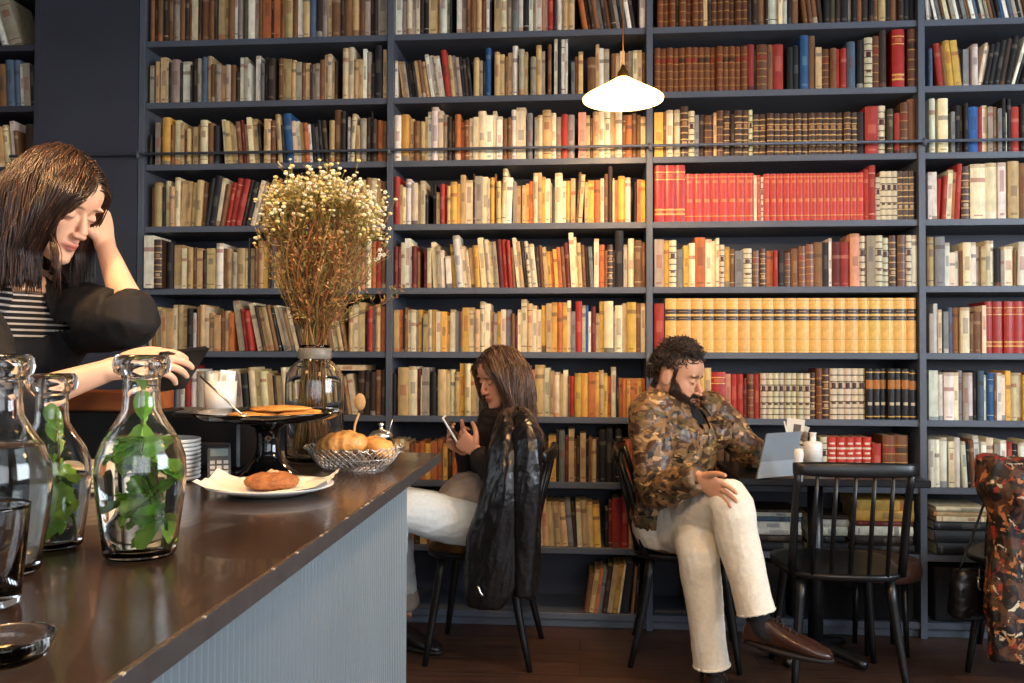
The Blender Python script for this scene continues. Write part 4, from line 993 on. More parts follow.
# grey tablet in its folio, propped up with its back to the viewer
q0, q1, q2, q3 = at(757, 470, 3.16), at(793, 467, 3.22), at(802, 423, 3.30), at(767, 425, 3.24)
dz = TZ + .002 - min(q0.z, q1.z)
for q in (q0, q1, q2, q3): q.z += dz
nn = (q1 - q0).cross(q3 - q0).normalized()
def slab4(a, b, c, d, n, t, mb, col=None): mb.add([a, b, c, d, a - n * t, b - n * t, c - n * t, d - n * t], [(0, 1, 2, 3), (7, 6, 5, 4), (0, 4, 5, 1), (1, 5, 6, 2), (2, 6, 7, 3), (3, 7, 4, 0)], col, 0, False)
tbl = empty('tablet', tuple(q0), 'grey tablet computer in a folio cover propped up before the bearded man', 'tablet')
m1 = MB(); slab4(q0, q1, q2, q3, nn, .009, m1); m1.build('folio_cover', mat('folio_grey', (96, 104, 112), .5, noise_s=8, noise_a=.05), tbl)
m1 = MB(); e0 = q0 + nn * .0012; e1 = q1 + nn * .0012; k0 = q0.lerp(q3, .36) + nn * .0012; k1 = q1.lerp(q2, .36) + nn * .0012
slab4(e0, e1, k1, k0, nn, .001, m1); m1.build('folio_flap', mat('folio_light', (128, 136, 144), .5), tbl)
m1 = MB(); c_ = (q0 + q1 + q2 + q3) / 4 - nn * .0102; 
i0, i1, i2, i3 = [c_ + (q - nn * .0102 - c_) * .92 for q in (q0, q1, q2, q3)]
slab4(i0, i1, i2, i3, nn, .001, m1); m1.build('screen', mat('screen_glass', (30, 34, 40), .1), tbl)

# ---------------------------------------------------------------- spindle-back chairs
def spindle_chair():
    r = empty('spindle_chair', (0, 0, 0))
    seat = MB(); secs = []
    zs = .440
    outl = []
    for k in range(40):
        a = 2 * math.pi * k / 40; ca, sa = math.cos(a), math.sin(a)
        outl.append((.225 * math.copysign(abs(ca) ** .62, ca) * (1 if sa > 0 else .96), .215 * math.copysign(abs(sa) ** .62, sa)))
    def ring(s, z, dip=0): return [V((x * s, y * s, z)) for x, y in outl]
    seat.rings([ring(.93, zs - .026), ring(.985, zs - .020), ring(1.0, zs - .008), ring(.985, zs), ring(.88, zs - .001), ring(.5, zs - .008), ring(.05, zs - .009)], True, True)
    seat.build('seat', m_black_wood, r)
    for sx, sy in ((-1, 1), (1, 1), (-1, -1), (1, -1)):
        MB().tube([(sx * .150, sy * .135, zs - .018), (sx * .170, sy * .165, zs / 2), (sx * .195, sy * (.195 if sy > 0 else .215), 0)], [.018, .016, .011], n=12, sub=2).build('leg', m_black_wood, r)
    for sx in (-1, 1):
        MB().tube([(sx * .188, -.155, zs - .01), (sx * .188, -.205, zs + .2), (sx * .188, -.262, zs + .375)], [.015, .014, .012], n=10, sub=2).build('back_post', m_black_wood, r)
    for i in range(5):
        t = (i + 1) / 6 * 2 - 1
        MB().tube([(t * .19, -.185 - .015 * (1 - t * t), zs - .01), (t * .190, -.225 - .018 * (1 - t * t), zs + .2), (t * .188, -.262 - .02 * (1 - t * t), zs + .36)], [.0075, .0085, .0065], n=8, sub=1).build('spindle', m_black_wood, r)
    top = MB(); secs = []
    for i in range(13):
        t = i / 12 * 2 - 1; h = .026 - .006 * abs(t) ** 3
        secs.append((V((t * .205, -.264 - .022 * (1 - t * t), zs + .375)), V((0, .011, -.003)), V((0, .003, h))))
    top.sect(secs, 14, 1, p=3); top.build('top_rail', m_black_wood, r)
    return r
proto = spindle_chair()
def place(o, x, y, rz, label):
    o.location = (x, y, 0); o.rotation_euler = (0, 0, rz); tag(o, label, 'chair', 'black spindle-back chairs'); return o
p = at(835, 560, 3.17)
place(proto, p.x, p.y, R(-2), 'empty black spindle-back chair with its back to us, before the table')
p = at(686, 560, 3.44)
chair_m = place(copy_tree(proto), p.x, p.y, R(-90 - 6), 'black spindle-back chair under the bearded man, mostly hidden by him')
p = at(484, 560, 3.46)
chair_w = place(copy_tree(proto), p.x, p.y, R(90 - 4), 'black spindle-back chair carrying the leather jacket and the seated woman')
p = at(1030, 560, 3.30)
chair_r = place(copy_tree(proto), p.x, p.y, R(60), 'black chair at the right picture edge, draped with the floral scarf')
# added black boxes standing in for the darkness on the lowest shelf
for i_, (px0, px1, lb) in enumerate([(700, 786, 'added black box darkening the lowest shelf behind the crossed legs'), (792, 914, 'added black box darkening the lowest shelf behind the empty chair'), (934, 1040, 'added black box darkening the lowest shelf behind the handbag')]):
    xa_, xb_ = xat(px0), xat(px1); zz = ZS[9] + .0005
    bx_ = empty('black_box', ((xa_ + xb_) / 2, D + .04, zz), lb, 'box', 'added black boxes darkening the lowest shelf')
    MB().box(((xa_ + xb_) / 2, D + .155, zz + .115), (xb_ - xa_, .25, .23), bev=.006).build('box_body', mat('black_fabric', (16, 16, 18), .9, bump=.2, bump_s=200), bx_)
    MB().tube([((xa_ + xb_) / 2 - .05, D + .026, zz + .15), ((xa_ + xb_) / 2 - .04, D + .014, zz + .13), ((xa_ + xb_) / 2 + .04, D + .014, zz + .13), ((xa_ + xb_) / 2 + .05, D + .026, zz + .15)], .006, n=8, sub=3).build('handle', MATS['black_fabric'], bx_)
# brown round-backed stool in the dark under the table end
p = at(880, 600, 3.49)
st = empty('round_stool', (p.x, p.y, 0), 'low brown round stool in the dark below the piled books', 'stool')
MB().lathe((p.x, p.y, 0), [(.001, .30), (.13, .30), (.155, .31), (.16, .34), (.15, .375), (.11, .385), (.001, .387)], 36).build('seat', mat('brown_hide', (70, 44, 34), .5), st)
for k in range(4):
    a = R(45 + 90 * k); MB().tube([(p.x + .10 * math.cos(a), p.y + .10 * math.sin(a), .305), (p.x + .11 * math.cos(a), p.y + .11 * math.sin(a), 0)], [.014, .01], n=8).build('leg', m_black_wood, st)
# ---------------------------------------------------------------- people: shared anatomy
def head_frame(O, side, yaw, pitch, roll=0, k=1.0):
    """side +1 looks to the viewer's right, -1 to the left; yaw 0 = straight at the viewer; pitch = down"""
    F0 = CR * (side * math.sin(yaw)) - CF * math.cos(yaw)
    F = F0 * math.cos(pitch) - UP * math.sin(pitch); U = UP * math.cos(pitch) + F0 * math.sin(pitch)
    S = F.cross(U)
    if roll: q = Quaternion(F, roll); U = q @ U; S = q @ S
    M = Matrix(((S.x * k, F.x * k, U.x * k, O.x), (S.y * k, F.y * k, U.y * k, O.y), (S.z * k, F.z * k, U.z * k, O.z), (0, 0, 0, 1)))
    return M
def head(mb, M, male=False):
    def T(s, f, u): return M @ V((s, f, u))
    def A(s, f, u): return M.to_3x3() @ V((s, f, u))
    w = 1.06 if male else 1.0; j = 1.14 if male else .97
    secs = [(-.117, .078, .040, .016 * j), (-.108, .090, .018, .028 * j), (-.094, .093, -.010, .040 * j), (-.075, .089, -.035, .050 * j), (-.050, .087, -.055, .058 * j), (-.025, .085, -.075, .064),
            (.0, .083, -.090, .069), (.022, .089, -.098, .072), (.045, .090, -.101, .0745), (.068, .082, -.098, .073), (.088, .064, -.086, .064), (.103, .038, -.062, .047), (.112, .008, -.03, .022)]
    mb.sect([(T(0, (a + b) / 2, u), A(h * w, 0, 0), A(0, (a - b) / 2, 0)) for u, a, b, h in secs], 36, 3, p=2.25)
    # nose
    nz = 1.12 if male else .96
    mb.tube([T(0, .080, .012), T(0, .090, -.004), T(0, .099 + .004 * male, -.021), T(0, .104 + .006 * male, -.034), T(0, .097, -.043)], [.0065, .0075 * nz, .009 * nz, .0105 * nz, .007], n=14, sub=3, up=A(0, 0, 1))
    for s in (-1, 1):
        mb.ell(T(s * .0115 * nz, .097, -.038), (.0075, .009, .0065), M.to_3x3().normalized(), 12, 8)
        mb.ell(T(s * .030, .078, .024), (.024, .010, .006 if not male else .008), M.to_3x3().normalized(), 12, 8)     # brow ridge
        # ear
        mb.sect([(T(s * .070 * w, -.004, -.012), A(0, .014, .003), A(0, -.004, .026)), (T(s * .078 * w, -.010, -.010), A(0, .017, .003), A(0, -.004, .030)), (T(s * .082 * w, -.013, -.009), A(0, .013, .002), A(0, -.003, .024))], 16, 2)
        # lids
        mb.ell(T(s * .0305, .0735, .0), (.0150, .0125, .0115), M.to_3x3().normalized(), 14, 9)
    mb.sect([(T(-.024, .081, -.0655), A(0, .004, 0), A(0, 0, .002)), (T(-.012, .0925, -.0625), A(0, .005, 0), A(0, 0, .0045)), (T(0, .0955, -.063), A(0, .005, 0), A(0, 0, .0042)), (T(.012, .0925, -.0625), A(0, .005, 0), A(0, 0, .0045)), (T(.024, .081, -.0655), A(0, .004, 0), A(0, 0, .002))], 10, 3)
    mb.sect([(T(-.021, .081, -.068), A(0, .004, 0), A(0, 0, .002)), (T(-.010, .0915, -.0725), A(0, .0055, 0), A(0, 0, .0055)), (T(0, .094, -.0735), A(0, .0055, 0), A(0, 0, .0058)), (T(.010, .0915, -.0725), A(0, .0055, 0), A(0, 0, .0055)), (T(.021, .081, -.068), A(0, .004, 0), A(0, 0, .002))], 10, 3)
    mb.ell(T(0, .082, -.103), (.019 * j, .014, .012), M.to_3x3().normalized(), 14, 9)
def hand(mb, w, d, n, s, k=1.0, curl=(.35, .4, .45, .5), tcurl=.35, fist=0, spread=.07):
    """w wrist, d towards the knuckles, n the way the palm faces, s towards the thumb"""
    w, d, n, s = V(w), V(d).normalized(), V(n), V(s)
    s = (s - d * s.dot(d)).normalized(); n0 = d.cross(s); n = n0 if n0.dot(n) > 0 else -n0
    mb.sect([(w - d * .01 * k, s * .026 * k, n * .018 * k), (w + d * .02 * k, s * .030 * k, n * .016 * k), (w + d * .055 * k, s * .040 * k, n * .0145 * k), (w + d * .083 * k, s * .041 * k, n * .012 * k), (w + d * .092 * k, s * .036 * k, n * .008 * k)], 18, 3, p=2.6)
    for i, (o, L, r) in enumerate(((.031, .074, .0085), (.0105, .082, .0088), (-.0105, .076, .0084), (-.030, .060, .0075))):
        a = w + d * (.080 - .004 * abs(i - 1)) * k + s * o * k; ang = 0
        pts = [a]; dr = (d + s * (spread * (1.3 - i))).normalized()
        for q, fr in enumerate((.45, .32, .23)):
            ang += curl[i] * (.8 if q == 0 else 1)
            v = dr * math.cos(ang) + n * math.sin(ang)
            a = a + v * L * fr * k; pts.append(a)
        pts.insert(0, w + d * .055 * k + s * o * .9 * k)
        mb.tube(pts, [r * k, r * 1.05 * k, r * k, r * .93 * k, r * .72 * k], n=12, sub=3); mb.ell(pts[-1], r * .75 * k, None, 10, 6)
    a = w + d * .022 * k + s * .024 * k; v = (d * .62 + s * .70 + n * .30).normalized(); pts = [a]; ang = 0
    for L in (.040, .032, .026):
        vv = (v * math.cos(ang) + (d * .8 + n * .5 - s * .2).normalized() * math.sin(ang)).normalized(); a = a + vv * L * k; pts.append(a); ang += tcurl
    mb.tube(pts, [.014 * k, .0115 * k, .0098 * k, .0078 * k], n=12, sub=3); mb.ell(pts[-1], .008 * k, None, 10, 6)
def limb(mb, pts, rad, n=18, flat=1.0): mb.tube(pts, rad, n=n, sub=4, flat=flat)
def torso(mb, pel, waist, chest, neck, hip, sh, k=1.0, m=1.0, add=0.0):
    """hip, sh: unit vectors across the body"""
    up = (chest - pel).normalized()
    def fw(a): return a.cross(up).normalized()
    mid = (hip + sh).normalized()
    mb.sect([(pel - up * .10, hip * (.12 * m + add), fw(hip) * (.085 * m + add)), (pel, hip * (.172 * m + add), fw(hip) * (.118 * m + add)), (waist, mid * (.140 * k + add), fw(mid) * (.100 * k + add)),
             (chest, sh * (.168 * k + add), fw(sh) * (.118 * k + add)), (chest.lerp(neck, .55), sh * (.165 * k + add), fw(sh) * (.095 * k + add)), (chest.lerp(neck, .86), sh * (.115 * k + add), fw(sh) * (.072 * k + add * .8)), (neck, sh * (.060 * k + add * .6), fw(sh) * (.058 * k + add * .6))], 32, 4, p=2.3)

def skin_paint(me, M, male, tone, lip, brow, hairc, scalp=True, beard=False):
    P = co(me); Mi = np.array(M.inverted()); L = P @ Mi[:3, :3].T + Mi[:3, 3]; N = normals(me); A_ = np.abs(L[:, 0])
    def g(s0, f0, u0, sg): return np.exp(-((A_ - s0) ** 2 + (L[:, 1] - f0) ** 2 + (L[:, 2] - u0) ** 2) / (2 * sg * sg))
    d = .0045 * g(.044, .066, -.026, .013) - .0045 * g(.015, .085, .003, .006) - .0030 * g(.052, .062, .004, .010) - .003 * g(.047, .055, -.062, .014) - .0015 * g(0, .09, -.088, .008) + .002 * g(0, .085, -.105, .012) - .002 * g(.060, .045, .045, .02)
    P = P + N * d[:, None]; setco(me, P); L = P @ Mi[:3, :3].T + Mi[:3, 3]
    s, f, u = np.abs(L[:, 0]), L[:, 1], L[:, 2]
    C = np.tile(np.array(srgb(tone)), (len(P), 1))
    def blend(w, c):
        nonlocal C
        w = np.clip(w, 0, 1)[:, None]; C = C * (1 - w) + np.array(srgb(c)) * w
    inhead = (u > -.13) & (u < .14) & (s < .1) & (f > -.13) & (f < .13)
    blend(np.exp(-((s - .042) ** 2 + (u + .03) ** 2) / .00045) * (f > .03) * inhead * .14, (214, 120, 96))
    blend(np.exp(-((s) ** 2 + (u + .036) ** 2) / .00022) * (f > .09) * inhead * .25, (210, 120, 98))
    blend(np.exp(-((s) / .024) ** 4 - ((u + .068 + 0 * s) / .0095) ** 4) * (f > .075) * inhead * .85, lip)
    blend(np.exp(-((s) / .021) ** 6 - ((u + .0678) / .0013) ** 2) * (f > .075) * inhead * .8, (70, 24, 22))
    bw = .0066 if male else .0030
    blend(np.exp(-((s - .031) / .020) ** 4 - ((u - .0235 + (s - .031) ** 2 * 8 + (s - .03) * .06) / bw) ** 2) * (f > .05) * inhead, brow)
    blend(np.exp(-((s - .0305) / .0145) ** 4 - ((u + .0045 - (s - .0305) ** 2 * 14) / (.0026 if male else .0019)) ** 2) * (f > .06) * inhead, (34, 20, 16))
    if scalp:
        w = np.clip((u - ((.066 if male else .056) + .35 * np.clip(f - .02, -.2, .06) - .6 * np.clip(-f, 0, .12))) / .008, 0, 1) * inhead
        w = np.maximum(w, np.clip((-f - .035) / .01, 0, 1) * inhead * (u > -.07))
        w = w * ~((s > .073) & (np.abs(u + .01) < .035))
        blend(w, hairc)
    if beard:
        nz_ = np.sin(L[:, 0] * 420) * .0015 + np.sin(f * 510 + u * 300) * .0018
        w = np.clip((-u - .058 + nz_ + np.clip(.085 - f, 0, .08) ** 1.25 * 1.9) / .010, 0, 1) * inhead * (u > -.125) * (f > .012) * (u < .03)
        w = np.maximum(w, ((f > .010) & (f < .025 + nz_) & (u > -.035) & (u < .03) & (s > .055)) * inhead * 1.0)
        w = np.maximum(w, np.exp(-((s) / .022) ** 4 - ((u + .053) / .005) ** 2) * (f > .07))
        w = w * (1 - np.exp(-((s) / .02) ** 4 - ((u + .068) / .007) ** 4))
        blend(w * .9, (38, 24, 18))
    paint(me, C)

def hair_long(mb, M, n, cols, bodies, zlen, part=.012, r=.0016, seed=1, front=(0, 0), stepn=34, fmax=(.03, .03), ear=False):
    rnd = random.Random(seed); Mi = M.inverted(); k = M.to_3x3().col[0].length
    cen = V((0, -.006, .012)); rad = V((.079, .1005, .106))
    made = 0
    while made < n:
        d = V((rnd.gauss(0, 1), rnd.gauss(0, 1), rnd.gauss(0, 1))).normalized()
        if d.z < -.25 or (d.y > .35 and d.z < .52) or (d.y > .05 and d.z < .15) or (abs(d.x) > .75 and d.z < .1 and d.y > -.3): continue
        made += 1
        p = cen + V((d.x * rad.x, d.y * rad.y, d.z * rad.z)) * 1.0
        sgn = 1 if p.x > part else -1
        v = V((sgn * .9, (.10 if p.y > 0 else -.35) + front[0 if sgn > 0 else 1], .12)).normalized()
        zl = zlen(p, sgn, rnd); lift = rnd.uniform(1.01, 1.09); c = srgb(jit(rnd.choice(cols), .14))
        g = Mi.to_3x3() @ V((0, 0, -1)); g.normalize()
        ph = rnd.uniform(0, 6.28); wv = rnd.uniform(.0, .0035)
        pts = [p.copy()]
        W = M @ p
        for q in range(stepn):
            v = (v * .72 + g * .28 + V((rnd.gauss(0, .03), rnd.gauss(0, .03), rnd.gauss(0, .02)))).normalized()
            p = p + v * .0125
            e = p - cen; rr = V((e.x / rad.x, e.y / rad.y, e.z / rad.z))
            if rr.length < lift: rr = rr.normalized() * lift; p = cen + V((rr.x * rad.x, rr.y * rad.y, rr.z * rad.z))
            fm = fmax[0] if p.x > 0 else fmax[1]                               # keeps clear of the face
            if p.z < -.10: pass
            elif p.z < .05 and p.y > fm: p.y = p.y * .8 + fm * .2; p.x = math.copysign(abs(p.x) * .5 + .5 * max(abs(p.x), .068), p.x)
            elif p.z < .085 and p.y > .05: p.x += .004 * (1 if p.x > part else -1)
            if ear and p.x > 0 and abs(p.z + .008) < .036 and -.032 < p.y < .016: p.y = -.032 if p.y < -.008 else .016
            W = M @ p
            for c0, r0 in bodies:
                e = W - c0
                if e.length < r0: W = c0 + e.normalized() * (r0 + rnd.uniform(0, .012)); p = Mi @ W
            pts.append(p.copy())
            if W.z < zl: break
        P = [M @ (a + V((math.sin(ph + i * .5) * wv, math.cos(ph + i * .4) * wv, 0))) for i, a in enumerate(pts)]
        if len(P) < 4: continue
        R_ = [r * (1 - .55 * (i / (len(P) - 1)) ** 2) for i in range(len(P))]; R_[-1] = r * .2
        mb.tube(P, R_, n=4, sub=1, col=c)
def hair_short(mb, M, n, cols, L, curl, r=.0015, seed=3, region=None, out=.6, rad=(.081, .1015, .107), base=1.0):
    rnd = random.Random(seed); cen = V((0, -.006, .012)); made = 0; A = M.to_3x3()
    while made < n:
        d = V((rnd.gauss(0, 1), rnd.gauss(0, 1), rnd.gauss(0, 1))).normalized()
        if not region(d): continue
        made += 1
        p = cen + V((d.x * rad[0], d.y * rad[1], d.z * rad[2])) * base
        nrm = V((d.x / rad[0], d.y / rad[1], d.z / rad[2])).normalized()
        t1 = nrm.cross(V((rnd.gauss(0, 1), rnd.gauss(0, 1), rnd.gauss(0, 1)))).normalized(); t2 = nrm.cross(t1)
        ph = rnd.uniform(0, 6.28); l = L * rnd.uniform(.6, 1.2); pts = []
        for q in range(9):
            t = q / 8; a = ph + t * curl[1]
            pts.append(M @ (p + nrm * (l * out * t * (1 - .3 * t)) + t1 * (l * .6 * t) + t1 * (curl[0] * (math.cos(a) - math.cos(ph))) + t2 * (curl[0] * (math.sin(a) - math.sin(ph)))))
        mb.tube(pts, [r] * 7 + [r * .7, r * .3], n=4, col=srgb(jit(rnd.choice(cols), .2)))
m_hair = mat('hair', attr=True, rough=.34, spec=.6)
def shoe(parent, heel, toe_dir, up, L, name_mat, lab=None, laces=True, pts_only=False):
    f = V(toe_dir).normalized(); u = V(up); u = (u - f * u.dot(f)).normalized(); s = f.cross(u)
    h = V(heel)
    def Q(a, b, c): return h + f * (a * L) + s * (b * L) + u * (c * L)
    mb = MB()
    prof = [(.0, .11, .02, .20), (.03, .125, .02, .30), (.10, .135, .02, .37), (.20, .135, .02, .37), (.30, .135, .02, .335), (.42, .145, .02, .28), (.55, .165, .02, .235), (.68, .178, .02, .20), (.80, .172, .02, .165), (.90, .145, .02, .135), (.97, .10, .02, .105), (1.0, .05, .025, .07)]
    mb.sect([(Q(a, 0, (lo + hi) / 2), s * (w * L), u * ((hi - lo) / 2 * L)) for a, w, lo, hi in prof], 24, 3, p=2.5)
    me = remesh(mb, .004, 2); fold(me, .0012, 26, None, 5)
    so = link_mesh('shoe', me, name_mat, parent); so['label'] = lab or 'shoe'
    sb = MB(); outl = []
    for k in range(28):
        a = 2 * math.pi * k / 28; x = .5 + .52 * math.cos(a); wd = .15 + .04 * math.cos(a - .6); outl.append((x, wd * math.sin(a)))
    sb.rings([[Q(x, y, -.012) for x, y in outl], [Q(x, y, .018) for x, y in outl], [Q((x - .5) * .98 + .5, y * .98, .038) for x, y in outl]], True, True)
    sb.box(Q(.13, 0, -.025), (.26 * L, .23 * L, .05 * L), Matrix((f, s, u)).transposed()); sb.build('sole', mat('rubber_sole', (28, 22, 20), .6), so)
    if laces:
        lb = MB()
        for i in range(4):
            a = .36 + i * .075; z = .325 - i * .033
            lb.tube([Q(a, -.06, z - .012), Q(a + .01, 0, z + .014), Q(a, .06, z - .012)], .0022, n=6, sub=2)
        lb.tube([Q(.35, .0, .34), Q(.33, .10, .36), Q(.38, .14, .29)], .0018, n=6, sub=3).tube([Q(.35, .0, .34), Q(.36, -.10, .35), Q(.42, -.13, .27)], .0018, n=6, sub=3)
        lb.build('laces', mat('lace', (60, 44, 36), .7), so)
    return so
def camo_mat():
    m = bpy.data.materials.new('camouflage_cloth'); m.use_nodes = True; nt = m.node_tree; L = nt.links; b = nt.nodes['Principled BSDF']
    tc = nt.nodes.new('ShaderNodeTexCoord'); mp = nt.nodes.new('ShaderNodeMapping'); mp.inputs['Scale'].default_value = (1, 1, 1.7); L.new(tc.outputs['Object'], mp.inputs[0])
    def layer(prev, seed, th, col, sc):
        n = nt.nodes.new('ShaderNodeTexNoise'); n.noise_dimensions = '4D'; n.inputs['W'].default_value = seed; n.inputs['Scale'].default_value = sc; n.inputs['Detail'].default_value = 2.5; n.inputs['Distortion'].default_value = .9
        L.new(mp.outputs[0], n.inputs['Vector'])
        r = nt.nodes.new('ShaderNodeMapRange'); r.inputs['From Min'].default_value = th; r.inputs['From Max'].default_value = th + .02; L.new(n.outputs['Fac'], r.inputs['Value'])
        x = nt.nodes.new('ShaderNodeMix'); x.data_type = 'RGBA'; x.inputs['B'].default_value = (*srgb(col), 1); L.new(r.outputs[0], x.inputs['Factor'])
        if prev is None: x.inputs['A'].default_value = (*srgb((132, 98, 62)), 1)
        else: L.new(prev, x.inputs['A'])
        return x.outputs['Result']
    o = layer(None, 1, .50, (74, 50, 34), 17); o = layer(o, 7, .57, (96, 82, 50), 15); o = layer(o, 3, .60, (34, 27, 24), 19); o = layer(o, 12, .61, (190, 150, 98), 20)
    L.new(o, b.inputs['Base Color']); b.inputs['Roughness'].default_value = .4
    n = nt.nodes.new('ShaderNodeTexNoise'); n.inputs['Scale'].default_value = 16; n.inputs['Detail'].default_value = 5; L.new(tc.outputs['Object'], n.inputs['Vector'])
    bp_ = nt.nodes.new('ShaderNodeBump'); bp_.inputs['Strength'].default_value = .5; bp_.inputs['Distance'].default_value = .02; L.new(n.outputs['Fac'], bp_.inputs['Height']); L.new(bp_.outputs[0], b.inputs['Normal'])
    return m

# ---------------------------------------------------------------- the bearded man
def build_man():
    Mh = head_frame(at(677, 375, 3.28), 1, R(58), R(19), 0, 1.02)
    sh = (CR * .67 + CF * .74).normalized(); hip = (CR * .5 + CF * .86).normalized()
    pel = at(671, 522, 3.38); waist = at(672, 480, 3.36); chest = at(677, 437, 3.34); neck = at(678, 404, 3.32)
    sR, sL = at(650, 416, 3.20), at(713, 414, 3.43)
    eR, wR = at(655, 489, 3.08), at(697, 478, 2.92); eL, wL = at(750, 450, 3.42), at(763, 462, 3.46)
    hR, kR, aR = at(672, 528, 3.28), at(728, 502, 2.93), at(757, 615, 2.86)
    hL, kL, aL = at(690, 528, 3.42), at(697, 545, 3.03), at(712, 668, 3.02)
    b = MB(); head(b, Mh, True)
    b.tube([Mh @ V((0, -.030, -.06)), Mh @ V((0, -.030, -.10)), neck + V((0, 0, -.01)), neck + V((0, 0, -.05))], [.057, .056, .056, .062], n=22, sub=3)
    torso(b, pel, waist, chest, neck, hip, sh)
    limb(b, [neck.lerp(sR, .4), sR, sR.lerp(eR, .5), eR, eR.lerp(wR, .4), wR], [.05, .052, .046, .038, .038, .026])
    limb(b, [neck.lerp(sL, .4), sL, sL.lerp(eL, .5), eL, eL.lerp(wL, .4), wL], [.05, .052, .046, .038, .038, .026])
    dR = (at(726, 495, 2.87) - wR).normalized()
    hand(b, wR, dR, V((0, 0, -1)) + CF * .2, -CR * .1 - CF * .3 + CR * .5, 1.0, (.20, .20, .22, .28), .2, spread=.10)
    hand(b, wL, (CR * .5 - CF * .4 + UP * .0), V((0, 0, -1)), -CF, 1.0, (.5, .5, .5, .5), .3)
    for h_, k_, a_ in ((hR, kR, aR), (hL, kL, aL)): limb(b, [h_, h_.lerp(k_, .5), k_, k_.lerp(a_, .35), a_], [.085, .075, .055, .054, .036])
    fR = (at(828, 652, 2.76) - at(757, 636, 2.86)).normalized(); fL = (at(726, 700, 2.78) - at(711, 690, 3.0)).normalized()
    limb(b, [aR, aR + V((0, 0, -.045)) + fR * .02], [.034, .030]); limb(b, [aL, aL + V((0, 0, -.04)) + fL * .02], [.034, .030])
    me = remesh(b, .0034, 3)
    skin_paint(me, Mh, True, (214, 158, 124), (150, 84, 72), (34, 22, 18), (28, 20, 17), True, True)
    base = V((pel.x, pel.y, .0))
    man = link_mesh('person', me, m_skin, None, base)
    tag(man, 'seated bearded person in a camouflage jacket and cream trousers, legs crossed', 'person', 'seated readers by the bookcase')
    # hair and beard
    hb = MB()
    hair_short(hb, Mh, 1500, [(34, 24, 20), (26, 19, 17), (52, 36, 27)], .028, (.006, 4.5), .0019, 3, lambda d: (d.z > .70 or (d.z > .45 and d.y < .62 and d.z > .2 + .5 * d.y) or (d.z > -.05 and d.y < .05) or (d.z > .16 and d.y < .24) or (d.y < -.5 and d.z > -.45)) and not (abs(d.x) > .8 and -.35 < d.z < .12 and d.y > -.28), .75, base=1.0)
    hair_short(hb, Mh, 500, [(34, 24, 20), (60, 42, 30)], .042, (.010, 4), .0019, 9, lambda d: d.z > .74 and -.6 < d.y < .5, .85, base=1.0)
    hb.build('hair', m_hair, man)
    bb = MB(); rnd = random.Random(2)
    Pn, Nn = co(me) + np.array(base[:]), normals(me); Mi = np.array(Mh.inverted()); L_ = Pn @ Mi[:3, :3].T + Mi[:3, 3]
    s, f, u = np.abs(L_[:, 0]), L_[:, 1], L_[:, 2]
    sel = ((u < -.056 + np.clip(.085 - f, 0, .08) ** 1.25 * 1.9) & (u < .03) & (u > -.125) & (f > .016) & ~((s < .020) & (np.abs(u + .068) < .009))) | ((s < .024) & (np.abs(u + .052) < .006) & (f > .07))
    sel |= (f > .010) & (f < .025) & (u > -.035) & (u < .03) & (s > .055)
    sel &= (s < .09) & (f < .13)
    idx = np.nonzero(sel)[0]
    for q in range(2600):
        i = rnd.choice(list(idx)) if q == 0 else int(idx[rnd.randrange(len(idx))])
        p = V(Pn[i]); nn_ = V(Nn[i]); dn = (nn_ * .55 + Mh.to_3x3() @ V((rnd.gauss(0, .25), .15, -.9))).normalized(); l = rnd.uniform(.008, .017) * (1 if u[i] < -.07 else .7)
        bb.tube([p - nn_ * .001, p + (nn_ * .5 + dn * .5) * l * .5, p + dn * l], [.0011, .0010, .0004], n=3, col=srgb(jit(rnd.choice([(36, 24, 19), (28, 20, 17), (58, 36, 26)]), .2)))
    bb.build('beard', m_hair, man)
    # jacket
    m_camo = camo_mat()
    j = MB(); torso(j, pel + V((0, 0, .02)), waist, chest, neck + V((0, 0, -.012)), hip, sh, 1.04, 1.02, .020)
    limb(j, [neck.lerp(sR, .45), sR + V((0, 0, .004)), sR.lerp(eR, .45), eR + V((0, 0, -.005)), eR.lerp(wR, .5), wR + (wR - eR).normalized() * .004], [.066, .073, .066, .059, .053, .042])
    limb(j, [neck.lerp(sL, .45), sL + V((0, 0, .004)), sL.lerp(eL, .45), eL + V((0, 0, -.005)), eL.lerp(wL, .5), wL], [.066, .073, .064, .058, .050, .042])
    fwd = sh.cross(UP).normalized()
    if fwd.dot(-CF) < 0: fwd = -fwd
    pk = chest + fwd * .125 + sh * .085 + V((0, 0, .02)); j.ell(pk, (.05, .05, .06), None, 14, 8)
    me = remesh(j, .0055, 4); fold(me, .0115, 12, (0.4, 0.1, 1), 3); fold(me, .0045, 27, None, 8)
    # open neckline: the cloth is cut away over the throat
    P = co(me); 
    import bmesh
    bm = bmesh.new(); bm.from_mesh(me); cut = neck + fwd * .075 + V((0, 0, -.015))
    dele = [v for v in bm.verts if ((v.co - cut).dot(sh) / .042) ** 2 + ((v.co - cut).z / .085) ** 2 < 1 and (v.co - cut).dot(fwd) > -.05 or (v.co - neck - V((0, 0, .035))).length < .055]
    bmesh.ops.delete(bm, geom=dele, context='VERTS'); bm.to_mesh(me); bm.free()
    jo = link_mesh('camouflage_jacket', me, m_camo, man)
    so_ = jo.modifiers.new('thickness', 'SOLIDIFY'); so_.thickness = .003; so_.offset = -1
    c = MB()                                    # collar wings
